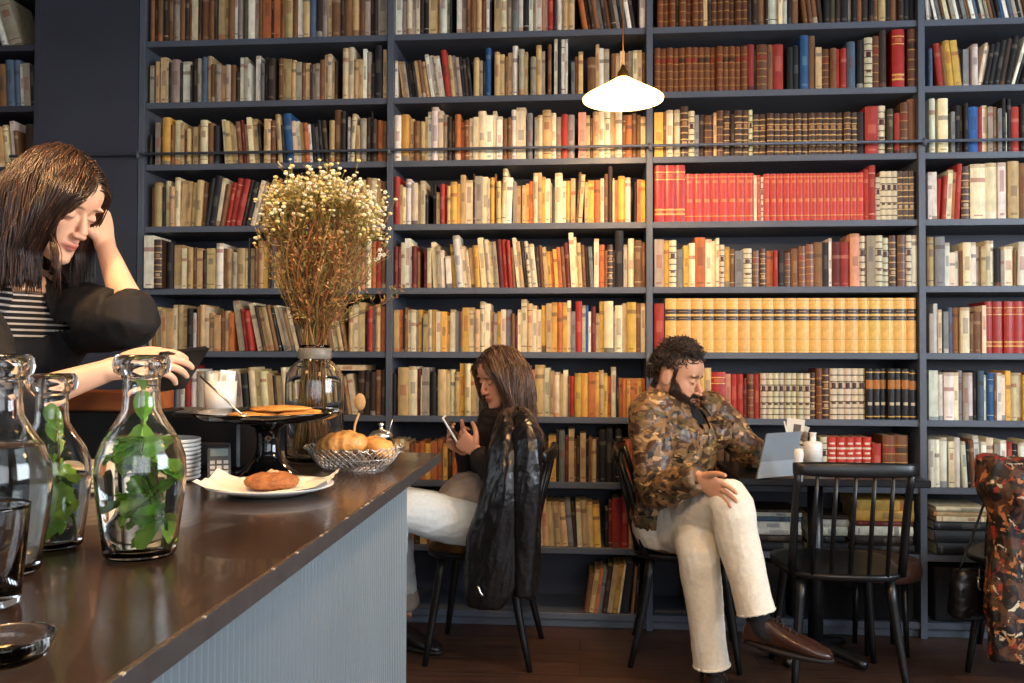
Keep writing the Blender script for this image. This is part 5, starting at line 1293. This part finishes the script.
    for sg in (-1, 1):
        rs = []
        for i in range(9):
            t = i / 8; a = (-.15 + t * 1.0) * math.pi * .93
            o = neck + sh * (sg * math.sin(a) * .088) + fwd * (-math.cos(a) * .084 + .008) + V((0, 0, .030 - .060 * t * t))
            outd = (sh * (sg * math.sin(a)) - fwd * math.cos(a)).normalized()
            rs.append([o + V((0, 0, .030 - .006 * t)), o + outd * .008 + V((0, 0, .040 - .006 * t)), o + outd * .020 + V((0, 0, .026)), o + outd * (.034 + .030 * t) + V((0, 0, -.016 - .034 * t)), o + outd * (.028 + .027 * t) + V((0, 0, -.019 - .034 * t)), o + outd * .010 + V((0, 0, .012))])
        c.rings(rs, True, True)
    c.build('collar', m_camo, jo)
    p = MB()                                    # button placket and pocket flap
    ptsz = [(neck.lerp(chest, t) if t <= 1 else chest.lerp(waist, t - 1)) for t in (.55, .8, 1, 1.35, 1.7, 2)]
    p.sect([(q + fwd * (.118 + .018 * math.sin(i * .9)) + sh * .0, sh * .016, fwd * .006) for i, q in enumerate(ptsz)], 10, 3, p=4); p.build('placket', m_camo, jo)
    fl = MB(); fl.box(pk + fwd * .05 + V((0, 0, .035)), (.085, .008, .035), Matrix((sh, fwd, UP)).transposed() @ Matrix.Rotation(R(-18), 3, 'X'), bev=.003); fl.build('pocket_flap', m_camo, jo)
    ts = MB(); ts.sect([(chest + fwd * .09, sh * .05, fwd * .02), (chest.lerp(neck, .6) + fwd * .082, sh * .05, fwd * .02), (neck + fwd * .055 + V((0, 0, -.012)), sh * .04, fwd * .016)], 14, 3)
    ts.build('tee_shirt', mat('black_cotton', (22, 21, 24), .85), man)
    # trousers
    m_tr = mat('cream_denim', (240, 229, 208), .75, noise_s=90, noise_a=.05, bump=.25, bump_s=45)
    t = MB()
    t.sect([(pel + V((0, 0, -.075)), hip * .165, hip.cross(UP) * .125), (pel, hip * .195, hip.cross(UP) * .145), (waist + V((0, 0, -.03)), hip * .16, hip.cross(UP) * .125)], 28, 3)
    limb(t, [hR, hR.lerp(kR, .5) + V((0, 0, .004)), kR, kR.lerp(aR, .3), kR.lerp(aR, .7), aR + (aR - kR).normalized() * .005], [.098, .091, .078, .070, .062, .060])
    limb(t, [hL, hL.lerp(kL, .5), kL, kL.lerp(aL, .3), kL.lerp(aL, .7), aL + (aL - kL).normalized() * .0], [.098, .092, .074, .067, .061, .061])
    me = remesh(t, .0055, 4); fold(me, .0055, 8, (.2, .1, 1), 4); fold(me, .0012, 24, None, 2)
    bm = bmesh.new(); bm.from_mesh(me)
    dele = []
    for k_, a_ in ((kR, aR), (kL, aL)):
        d_ = (a_ - k_).normalized(); e_ = a_ - d_ * .004
        dele += [v for v in bm.verts if (v.co - e_).dot(d_) > -.0 and (v.co - a_).length < .12]
    bmesh.ops.delete(bm, geom=list(set(dele)), context='VERTS'); bm.to_mesh(me); bm.free()
    tr = link_mesh('trousers', me, m_tr, man); so_ = tr.modifiers.new('thickness', 'SOLIDIFY'); so_.thickness = .004; so_.offset = -1
    for k_, a_, r in ((kR, aR, .0625), (kL, aL, .0635)):
        d_ = (a_ - k_).normalized(); x_ = d_.orthogonal().normalized(); y_ = d_.cross(x_); hm = MB()
        for q in (.005,): hm.tube([a_ - d_ * (.006 + q) + (x_ * math.cos(w_) + y_ * math.sin(w_)) * r for w_ in [2 * math.pi * i / 28 for i in range(29)]], .0042, n=8)
        hm.build('hem', m_tr, tr)
    m_sock = mat('black_sock', (20, 19, 22), .9, bump=.3, bump_s=200)
    for a_, f_, k_ in ((aR, fR, kR), (aL, fL, kL)):
        sk = MB(); limb(sk, [k_.lerp(a_, .86), a_, a_ + V((0, 0, -.045)) + f_ * .02, a_ + V((0, 0, -.065)) + f_ * .09], [.044, .042, .043, .034]); sk.build('sock', m_sock, man)
    m_sh = mat('brown_leather_shoe', (58, 34, 26), .26, noise_s=14, noise_a=.2, coat=.2)
    upR = V((0, 0, 1))
    shoe(man, aR + V((0, 0, -.098)) - fR * .045, fR, UP, .285, m_sh, 'raised brown leather lace-up shoe on the crossed leg')
    shoe(man, V((aL.x, aL.y, .009)) - fL * .05, V((fL.x, fL.y, 0)), UP, .285, m_sh, 'brown leather shoe planted on the floor')
    return man
build_man()

# ---------------------------------------------------------------- the seated woman with the phone
def build_seated():
    import bmesh
    Mh = head_frame(at(501, 375, 3.30), -1, R(58), R(22), R(-3), .95)
    sh = (-CR * .30 + CF * .95).normalized(); hip = (CR * .1 + CF).normalized()
    pel = at(503, 522, 3.36); waist = at(503, 485, 3.35); chest = at(508, 448, 3.34); neck = at(508, 414, 3.34)
    sN, sF = at(516, 427, 3.20), at(500, 424, 3.50)
    eN, wN = at(503, 487, 3.10), at(477, 452, 3.17); eF, wF = at(474, 490, 3.50), at(464, 450, 3.30)
    hN, kN, aN = at(498, 526, 3.26), at(396, 512, 3.10), at(378, 620, 3.10)
    hF, kF, aF = at(492, 524, 3.44), at(394, 506, 3.34), at(404, 604, 3.50)
    b = MB(); head(b, Mh)
    b.tube([Mh @ V((0, -.035, -.06)), Mh @ V((0, -.045, -.095)), neck, neck + V((0, 0, -.05))], [.048, .048, .052, .065], n=20, sub=3)
    torso(b, pel, waist, chest, neck, hip, sh, .84, .92)
    limb(b, [neck.lerp(sN, .4), sN, sN.lerp(eN, .5), eN, eN.lerp(wN, .4), wN], [.042, .043, .038, .032, .031, .022])
    limb(b, [neck.lerp(sF, .4), sF, sF.lerp(eF, .5), eF, eF.lerp(wF, .4), wF], [.042, .043, .038, .032, .031, .022])
    hand(b, wN, (at(455, 434, 3.20) - wN), CF + CR * .1, UP * .9 - CR * .2, .92, (.80, .85, .9, .95), .5, spread=.02)
    hand(b, wF, (at(448, 436, 3.26) - wF), -CF * 1.0, UP * .9 - CR * .3, .94, (.5, .55, .6, .6), .4, spread=.02)
    for h_, k_, a_ in ((hN, kN, aN), (hF, kF, aF)): limb(b, [h_, h_.lerp(k_, .5), k_, k_.lerp(a_, .35), a_, a_ + V((0, 0, -.05)) + CR * .04 * 0], [.08, .07, .05, .048, .034, .03])
    me = remesh(b, .0034, 3)
    skin_paint(me, Mh, False, (216, 152, 118), (186, 92, 80), (70, 46, 34), (58, 38, 28))
    base = V((pel.x, pel.y, 0))
    w = link_mesh('person', me, m_skin, None, base)
    tag(w, 'seated long-haired person in dark knit and pale jeans looking at a phone', 'person', 'seated readers by the bookcase')
    hb = MB(); rnd = random.Random(4)
    bodies = [(neck + V((0, 0, -.06)), .115), (sN, .07), (sF, .07), (chest, .15)]
    hair_long(hb, Mh, 1300, [(78, 54, 38), (96, 68, 48), (60, 41, 30), (118, 86, 62)], bodies, lambda p, s, r: at(500, r.uniform(405, 452), 3.3).z, part=.0, r=.0017, seed=4, front=(-.1, .0), fmax=(.05, .050))
    hb.build('hair', m_hair, w)
    m_knit = mat('dark_knit', (34, 25, 22), .9, noise_s=50, noise_a=.3, bump=.5, bump_s=120)
    j = MB(); torso(j, pel.lerp(waist, .6), waist, chest, neck + V((0, 0, -.02)), hip, sh, .86, .86, .016)
    limb(j, [neck.lerp(sN, .45), sN, sN.lerp(eN, .5), eN, eN.lerp(wN, .5), wN], [.055, .058, .052, .047, .042, .034]); limb(j, [neck.lerp(sF, .45), sF, sF.lerp(eF, .5), eF, eF.lerp(wF, .5), wF], [.055, .058, .052, .047, .042, .034])
    me = remesh(j, .0055, 4); fold(me, .006, 15, (.2, 0, 1), 1)
    link_mesh('sweater', me, m_knit, w)
    # scarf wound round the neck
    sc = MB(); F = -CR * .9 - CF * .3
    for q in range(3):
        pts = []
        for i in range(25):
            a = 2 * math.pi * i / 24 + q
            pts.append(neck + CR * (math.cos(a) * (.078 + .006 * q)) + CF * (math.sin(a) * .075) + V((0, 0, -.008 - .026 * q + .012 * math.sin(a * 2 + q))) + F * .012)
        sc.tube(pts, .024, n=10)
    sc.tube([neck + F * .08 + V((0, 0, -.02)), neck + F * .125 + V((0, 0, -.10)), neck + F * .12 + V((0, 0, -.19)), neck + F * .11 + V((0, 0, -.26))], [.03, .034, .036, .032], n=12, sub=3)
    me = remesh(sc, .005, 3); fold(me, .005, 24, None, 6); link_mesh('scarf', me, mat('brown_scarf', (44, 30, 24), .95, noise_s=40, noise_a=.3), w)
    # grey shirt hem over the lap
    g = MB(); g.sect([(at(498, 498, 3.34), CF * .15, UP * .085), (at(478, 490, 3.33), CF * .155, UP * .075), (at(458, 489, 3.32), CF * .155, UP * .055), (at(440, 497, 3.32), CF * .15, UP * .022)], 24, 4)
    me = remesh(g, .005, 3); fold(me, .008, 16, (1, 0, .4), 2); link_mesh('shirt_hem', me, mat('grey_cotton', (150, 134, 122), .85, noise_s=20, noise_a=.1), w)
    m_j = mat('pale_denim', (206, 214, 216), .8, noise_s=100, noise_a=.05, bump=.2, bump_s=60)
    t = MB(); t.sect([(pel + V((0, 0, -.07)), hip * .15, hip.cross(UP) * .125), (pel, hip * .175, hip.cross(UP) * .14), (waist + V((0, 0, -.03)), hip * .14, hip.cross(UP) * .115)], 26, 3)
    limb(t, [hN, hN.lerp(kN, .5), kN, kN.lerp(aN, .4), kN.lerp(aN, .92)], [.092, .086, .070, .062, .05]); limb(t, [hF, hF.lerp(kF, .5), kF, kF.lerp(aF, .4), kF.lerp(aF, .86)], [.092, .085, .068, .06, .055])
    me = remesh(t, .0055, 4); fold(me, .006, 12, (1, 0, 0), 9); link_mesh('jeans', me, m_j, w)
    cf = MB(); cf.tube([kF.lerp(aF, .78), kF.lerp(aF, .9), aF + V((0, 0, .005))], [.055, .062, .066], n=20, sub=2, caps=False); o = cf.build('trouser_cuff', mat('grey_cuff', (150, 142, 134), .85), w)
    so_ = o.modifiers.new('thickness', 'SOLIDIFY'); so_.thickness = .004
    m_bs = mat('black_shoe', (20, 19, 20), .4)
    f_ = (CR * .8 - CF * .5).normalized()
    shoe(w, V((aF.x, aF.y, .012)) - f_ * .05, f_, UP, .24, m_bs, 'black flat shoe tucked under the chair', False)
    f2 = (-CR * .9 - CF * .3).normalized(); shoe(w, aN + V((0, 0, -.085)) - f2 * .045, f2, UP, .24, m_bs, 'black shoe on the raised foot', False)
    # phone held in both hands
    c = at(453, 432, 3.225); q0 = (UP * .75 + CR * -.45 - CF * .05).normalized(); x_ = (CF * .9 + CR * .1); x_ = (x_ - q0 * x_.dot(q0)).normalized(); z_ = x_.cross(q0)
    Rm = Matrix((x_, q0, z_)).transposed()
    ph = empty('phone', tuple(c), 'white-edged phone held up by the seated long-haired person', 'phone')
    MB().box(c, (.070, .142, .008), Rm, bev=.003).build('case', mat('phone_white', (226, 222, 216), .3), ph)
    MB().box(c + z_ * .0045, (.062, .128, .001), Rm).build('screen', mat('phone_screen', (24, 26, 32), .1), ph)
    # leather jacket hung over the chair back on the viewer's side
    m_lj = mat('black_leather', (22, 20, 22), .28, noise_s=18, noise_a=.3, bump=.3, bump_s=50, spec=.6)
    lj = MB()
    lj.sect([(at(511, 408, 3.26), CR * .03, CF * .05), (at(508, 440, 3.12), CR * .055, CF * .05), (at(504, 490, 3.06), CR * .075, CF * .045), (at(497, 540, 3.05), CR * .105, CF * .04), (at(490, 585, 3.05), CR * .090, CF * .035), (at(484, 606, 3.05), CR * .055, CF * .025)], 26, 4, p=2.4)
    lj.sect([(at(520, 419, 3.30), CR * .03, CF * .10), (at(526, 440, 3.28), CR * .035, CF * .16), (at(529, 500, 3.28), CR * .035, CF * .17), (at(529, 560, 3.28), CR * .032, CF * .16), (at(528, 588, 3.28), CR * .025, CF * .14)], 26, 4, p=2.6)
    me = remesh(lj, .0055, 3); fold(me, .013, 11, (0.15, 0, 1), 5, el=.82); fold(me, .0028, 34, (.3, 0, 1), 2, el=.8)
    ja = link_mesh('leather_jacket', me, m_lj, None, tuple(at(515, 607, 3.15))); tag(ja, 'black leather jacket hanging over the chair behind the phone user', 'jacket')
    sl = MB(); limb(sl, [at(522, 419, 3.16), at(527, 443, 3.07), at(527, 490, 3.04), at(524, 545, 3.05), at(523, 594, 3.06)], [.03, .050, .048, .042, .034], 20)
    me = remesh(sl, .005, 3); fold(me, .008, 14, (-.15, 0, 1), 5, el=.8); fold(me, .002, 44, (.3, 0, 1), 1); link_mesh('sleeve', me, m_lj, ja)
    zp = MB(); zp.tube([at(478, 586, 2.99), at(480, 592, 2.985), at(483, 596, 2.985)], .004, n=8, sub=2); zp.build('zip_pull', m_steel, ja)
    return w
build_seated()

# ---------------------------------------------------------------- the woman behind the counter
def build_standing():
    import bmesh
    Mh = head_frame(at(56, 200, 1.80), 1, R(75), R(31), R(0), .95)
    sh = (CR * .56 + CF * .83).normalized(); hip = sh
    neck = at(12, 272, 1.84); chest = at(-2, 335, 1.84); waist = at(-25, 400, 1.88); pel = at(-50, 470, 1.95)
    sR, sL = at(-42, 305, 1.68), at(58, 303, 2.00)
    eR, wR = at(-5, 408, 1.58), at(112, 369, 1.66); eL, wL = at(128, 306, 1.78), at(105, 245, 1.90)
    b = MB(); head(b, Mh)
    b.tube([Mh @ V((0, -.035, -.055)), Mh @ V((0, -.05, -.09)), neck + V((0, 0, .01)), neck + V((0, 0, -.05))], [.050, .050, .054, .07], n=22, sub=3)
    torso(b, pel, waist, chest, neck, hip, sh, .86, .95)
    limb(b, [neck.lerp(sR, .4), sR, sR.lerp(eR, .5), eR, eR.lerp(wR, .35), wR], [.045, .046, .040, .034, .033, .0215]); limb(b, [neck.lerp(sL, .4), sL, sL.lerp(eL, .5), eL, eL.lerp(wL, .35), wL], [.045, .046, .040, .030, .029, .020])
    hand(b, wR, (at(142, 364, 1.68) - wR), CF * .5 - UP * .8, CF * .5 + UP * .4 + CR * .1, .98, (.30, .34, .40, .50), .3, spread=.03)
    hand(b, wL, (at(97, 212, 1.91) - wL), -CR * .9 - CF * .2, -CF * .8 - CR * .2, .98, (.35, .4, .45, .5), .3, spread=.04)
    for sg in (-1, 1):
        h_ = pel + hip * (.09 * sg) + V((0, 0, -.06)); limb(b, [h_, V((h_.x, h_.y, .5)), V((h_.x, h_.y, .3)), V((h_.x, h_.y, .09)), V((h_.x + .04, h_.y - .02, .04)), V((h_.x + .13, h_.y - .06, .028))], [.085, .055, .052, .036, .036, .024])
    me = remesh(b, .003, 3)
    skin_paint(me, Mh, False, (236, 190, 160), (196, 104, 96), (72, 44, 32), (50, 32, 24))
    base = V((pel.x, pel.y, 0))
    w = link_mesh('person', me, m_skin, None, base)
    tag(w, 'standing long-haired person in black over a striped tee, head bent over a tablet', 'person')
    hb = MB()
    bodies = [(neck + V((0, 0, -.06)), .115), (sR, .07), (sL, .065), (chest, .15)]
    def zl(p, s, r): return at(30, r.uniform(258, 294), 1.8).z
    hair_long(hb, Mh, 2300, [(42, 28, 22), (54, 35, 26), (34, 24, 20), (70, 46, 34)], bodies, zl, part=-.008, r=.0013, seed=8, front=(.25, -.9), fmax=(.062, .02))
    rl = random.Random(31)
    for q in range(46):              # a loose lock falling from the parting across the cheek
        o1, o2, o3 = rl.gauss(0, 1.6), rl.gauss(0, 2.2), rl.gauss(0, .012)
        dn = 1.80 - .062 * .95 * 1.0
        hb.tube([Mh @ V((.0 + o3 * .3, .062, .098)), Mh @ V((.030 + o3, .084, .066)), Mh @ V((.052 + o3 * .6, .086, .018)), Mh @ V((.060 + o3 * .5, .074, -.035)), at(57 + o1, 258 + o2 * 2, 1.70), at(54 + o2 * 1.2, 284 + o1 * 5, 1.71)], [.0012, .0013, .0013, .0012, .001, .0004], n=4, sub=4, col=srgb(jit(rl.choice([(42, 28, 22), (54, 35, 26), (70, 46, 34)]), .14)))
    hb.build('hair', m_hair, w)
    fwd = sh.cross(UP).normalized()
    if fwd.dot(-CF) < 0: fwd = -fwd
    # striped tee under a black top
    ms = bpy.data.materials.new('striped_jersey'); ms.use_nodes = True; nt = ms.node_tree; L = nt.links; bs = nt.nodes['Principled BSDF']
    tc = nt.nodes.new('ShaderNodeTexCoord'); sx = nt.nodes.new('ShaderNodeSeparateXYZ'); L.new(tc.outputs['Object'], sx.inputs[0])
    ma = nt.nodes.new('ShaderNodeMath'); ma.operation = 'MULTIPLY'; ma.inputs[1].default_value = 80; L.new(sx.outputs['Z'], ma.inputs[0])
    mf = nt.nodes.new('ShaderNodeMath'); mf.operation = 'FRACT'; L.new(ma.outputs[0], mf.inputs[0])
    mg = nt.nodes.new('ShaderNodeMath'); mg.operation = 'LESS_THAN'; mg.inputs[1].default_value = .34; L.new(mf.outputs[0], mg.inputs[0])
    mx = nt.nodes.new('ShaderNodeMix'); mx.data_type = 'RGBA'; L.new(mg.outputs[0], mx.inputs['Factor']); mx.inputs['A'].default_value = (*srgb((26, 24, 27)), 1); mx.inputs['B'].default_value = (*srgb((214, 206, 196)), 1)
    L.new(mx.outputs['Result'], bs.inputs['Base Color']); bs.inputs['Roughness'].default_value = .85
    j = MB(); torso(j, pel, waist, chest, neck + V((0, 0, -.01)), hip, sh, .88, .96, .008)
    for s_, e_ in ((sR, eR), (sL, eL)): limb(j, [neck.lerp(s_, .45), s_, s_.lerp(e_, .35)], [.056, .058, .050])
    me = remesh(j, .006, 4); fold(me, .003, 14, None, 3); link_mesh('striped_tee', me, ms, w)
    m_bk = mat('black_jersey', (24, 24, 28), .85, noise_s=30, noise_a=.2, bump=.3, bump_s=40)
    j = MB(); torso(j, pel + V((0, 0, -.05)), waist, chest, neck + V((0, 0, -.012)), hip, sh, .92, 1.05, .024)
    limb(j, [neck.lerp(sR, .5), sR, sR.lerp(eR, .45), eR, eR.lerp(wR, .30)], [.062, .068, .064, .054, .046])
    limb(j, [neck.lerp(sL, .5), sL, sL.lerp(eL, .5) + V((0, 0, -.032)), eL + V((0, 0, -.026)), eL.lerp(wL, .06) + V((0, 0, -.006))], [.062, .070, .074, .062, .042])
    me = remesh(j, .006, 4); fold(me, .008, 11, (0, 0, 1), 6)
    bm = bmesh.new(); bm.from_mesh(me); cu = at(32, 288, 1.72)
    dele = [v for v in bm.verts if ((v.co - chest).dot(sh) / .112) ** 2 + ((v.co.z - cu.z + .0) / .100) ** 2 < 1 and 0 < (v.co - chest).dot(fwd) < .175 and (v.co - sL.lerp(eL, max(0, min(1, (v.co - sL).dot(eL - sL) / (eL - sL).length_squared)))).length > .088]
    bmesh.ops.delete(bm, geom=dele, context='VERTS'); bm.to_mesh(me); bm.free()
    o = link_mesh('black_top', me, m_bk, w); so_ = o.modifiers.new('thickness', 'SOLIDIFY'); so_.thickness = .004; so_.offset = -1
    sk = MB(); sk.sect([(V((pel.x, pel.y, .32)), hip * .24, fwd * .19), (V((pel.x, pel.y, .65)), hip * .21, fwd * .165), (pel + V((0, 0, .03)), hip * .19, fwd * .14)], 30, 4)
    me = remesh(sk, .01, 3); fold(me, .012, 8, (0, 0, 1), 2); link_mesh('skirt', me, m_bk, w)
    for sg in (-1, 1):
        h_ = pel + hip * (.09 * sg); shoe(w, V((h_.x - .03, h_.y, .012)), (CR * .9 - CF * .4), UP, .24, MATS['black_shoe'], 'black flat shoe', False)
    # tablet
    A_, B_, C_, D_ = at(160, 352, 1.69), at(205, 346, 1.86), at(180, 386, 1.84), at(134, 392, 1.67)
    n_ = (B_ - A_).cross(D_ - A_).normalized()
    tb_ = empty('tablet', tuple(D_), 'black tablet held by the person behind the counter', 'tablet')
    m1 = MB(); slab4(A_, B_, C_, D_, n_, .012, m1); m1.build('case', m_black, tb_)
    c_ = (A_ + B_ + C_ + D_) / 4; sg = 1 if n_.dot(Mh.translation - c_) > 0 else -1
    off = n_ * .0006 if sg > 0 else -n_ * .0126
    m1 = MB(); slab4(*[c_ + (q - c_) * .93 + off for q in (A_, B_, C_, D_)], n_, .0006, m1); m1.build('screen', mat('tablet_screen', (34, 38, 46), .12), tb_)
    return w
build_standing()

# ---------------------------------------------------------------- floral scarf and bag on the chair at the right
def floral():
    m = bpy.data.materials.new('floral_cloth'); m.use_nodes = True; nt = m.node_tree; L = nt.links; b = nt.nodes['Principled BSDF']
    tc = nt.nodes.new('ShaderNodeTexCoord'); prev = None
    for i, (sc_, th, col) in enumerate([(16, .52, (84, 52, 34)), (15, .57, (150, 48, 34)), (20, .59, (184, 116, 66)), (17, .62, (216, 196, 160)), (24, .60, (48, 50, 34))]):
        n = nt.nodes.new('ShaderNodeTexNoise'); n.noise_dimensions = '4D'; n.inputs['W'].default_value = i * 3.7; n.inputs['Scale'].default_value = sc_; n.inputs['Detail'].default_value = 3; n.inputs['Distortion'].default_value = 1.2
        L.new(tc.outputs['Object'], n.inputs['Vector'])
        r = nt.nodes.new('ShaderNodeMapRange'); r.inputs['From Min'].default_value = th; r.inputs['From Max'].default_value = th + .03; L.new(n.outputs['Fac'], r.inputs['Value'])
        x = nt.nodes.new('ShaderNodeMix'); x.data_type = 'RGBA'; x.inputs['B'].default_value = (*srgb(col), 1); L.new(r.outputs[0], x.inputs['Factor'])
        if prev is None: x.inputs['A'].default_value = (*srgb((24, 18, 18)), 1)
        else: L.new(prev, x.inputs['A'])
        prev = x.outputs['Result']
    L.new(prev, b.inputs['Base Color']); b.inputs['Roughness'].default_value = .6
    return m
fs_ = MB()
fs_.sect([(at(990, 458, 3.12), CR * .03, CF * .05), (at(1003, 470, 3.12), CR * .075, CF * .10), (at(1008, 490, 3.10), CR * .085, CF * .11), (at(1008, 512, 3.10), CR * .055, CF * .08), (at(1004, 560, 3.10), CR * .045, CF * .06), (at(1008, 610, 3.08), CR * .06, CF * .06), (at(1010, 658, 3.06), CR * .065, CF * .05)], 26, 5, p=2.2)
fs_.sect([(at(1026, 462, 3.16), CR * .05, CF * .09), (at(1030, 490, 3.14), CR * .06, CF * .1), (at(1030, 540, 3.14), CR * .05, CF * .08), (at(1028, 600, 3.12), CR * .05, CF * .06), (at(1026, 640, 3.12), CR * .04, CF * .04)], 20, 4)
me = remesh(fs_, .006, 3); fold(me, .016, 13, (0, 0, 1), 4); fold(me, .005, 32, (0, 0, 1), 9)
tag(link_mesh('floral_scarf', me, floral(), None, tuple(at(1006, 658, 3.06))), 'dark floral scarf with red and cream blooms hanging over the chair at the right edge', 'scarf')
bg = at(972, 592, 3.26); bag = empty('handbag', (bg.x, bg.y, bg.z - .13), 'small black handbag with a silver clasp hanging beside the floral scarf', 'handbag')
b_ = MB(); b_.sect([(bg + V((0, 0, -.10)), CR * .07, CF * .03), (bg + V((0, 0, -.085)), CR * .085, CF * .04), (bg, CR * .08, CF * .04), (bg + V((0, 0, .075)), CR * .065, CF * .03), (bg + V((0, 0, .085)), CR * .05, CF * .02)], 24, 3, p=3.2)
me = remesh(b_, .005, 2); fold(me, .004, 16, None, 2); link_mesh('body', me, MATS['black_leather'], bag)
MB().tube([bg + CR * -.05 + V((0, 0, .08)), bg + CR * .02 + V((0, 0, .26)), bg + CR * .08 + V((0, 0, .43))], .005, n=8, sub=4).tube([bg + CR * .05 + V((0, 0, .08)), bg + CR * .06 + V((0, 0, .26)), bg + CR * .085 + V((0, 0, .43))], .005, n=8, sub=4).build('strap', MATS['black_leather'], bag)
MB().tube([bg - CF * .045 + V((0, 0, .06)), bg - CF * .047 + V((0, 0, .03)), bg - CF * .047 + V((.008, 0, .02))], .004, n=8, sub=2).ell(bg - CF * .047 + V((0, 0, .065)), .007, None, 10, 6).tube([bg - CF * .045 + V((.003, 0, .065)), bg - CF * .044 + V((.004, 0, .10))], .0018, n=6).build('clasp', m_steel, bag)
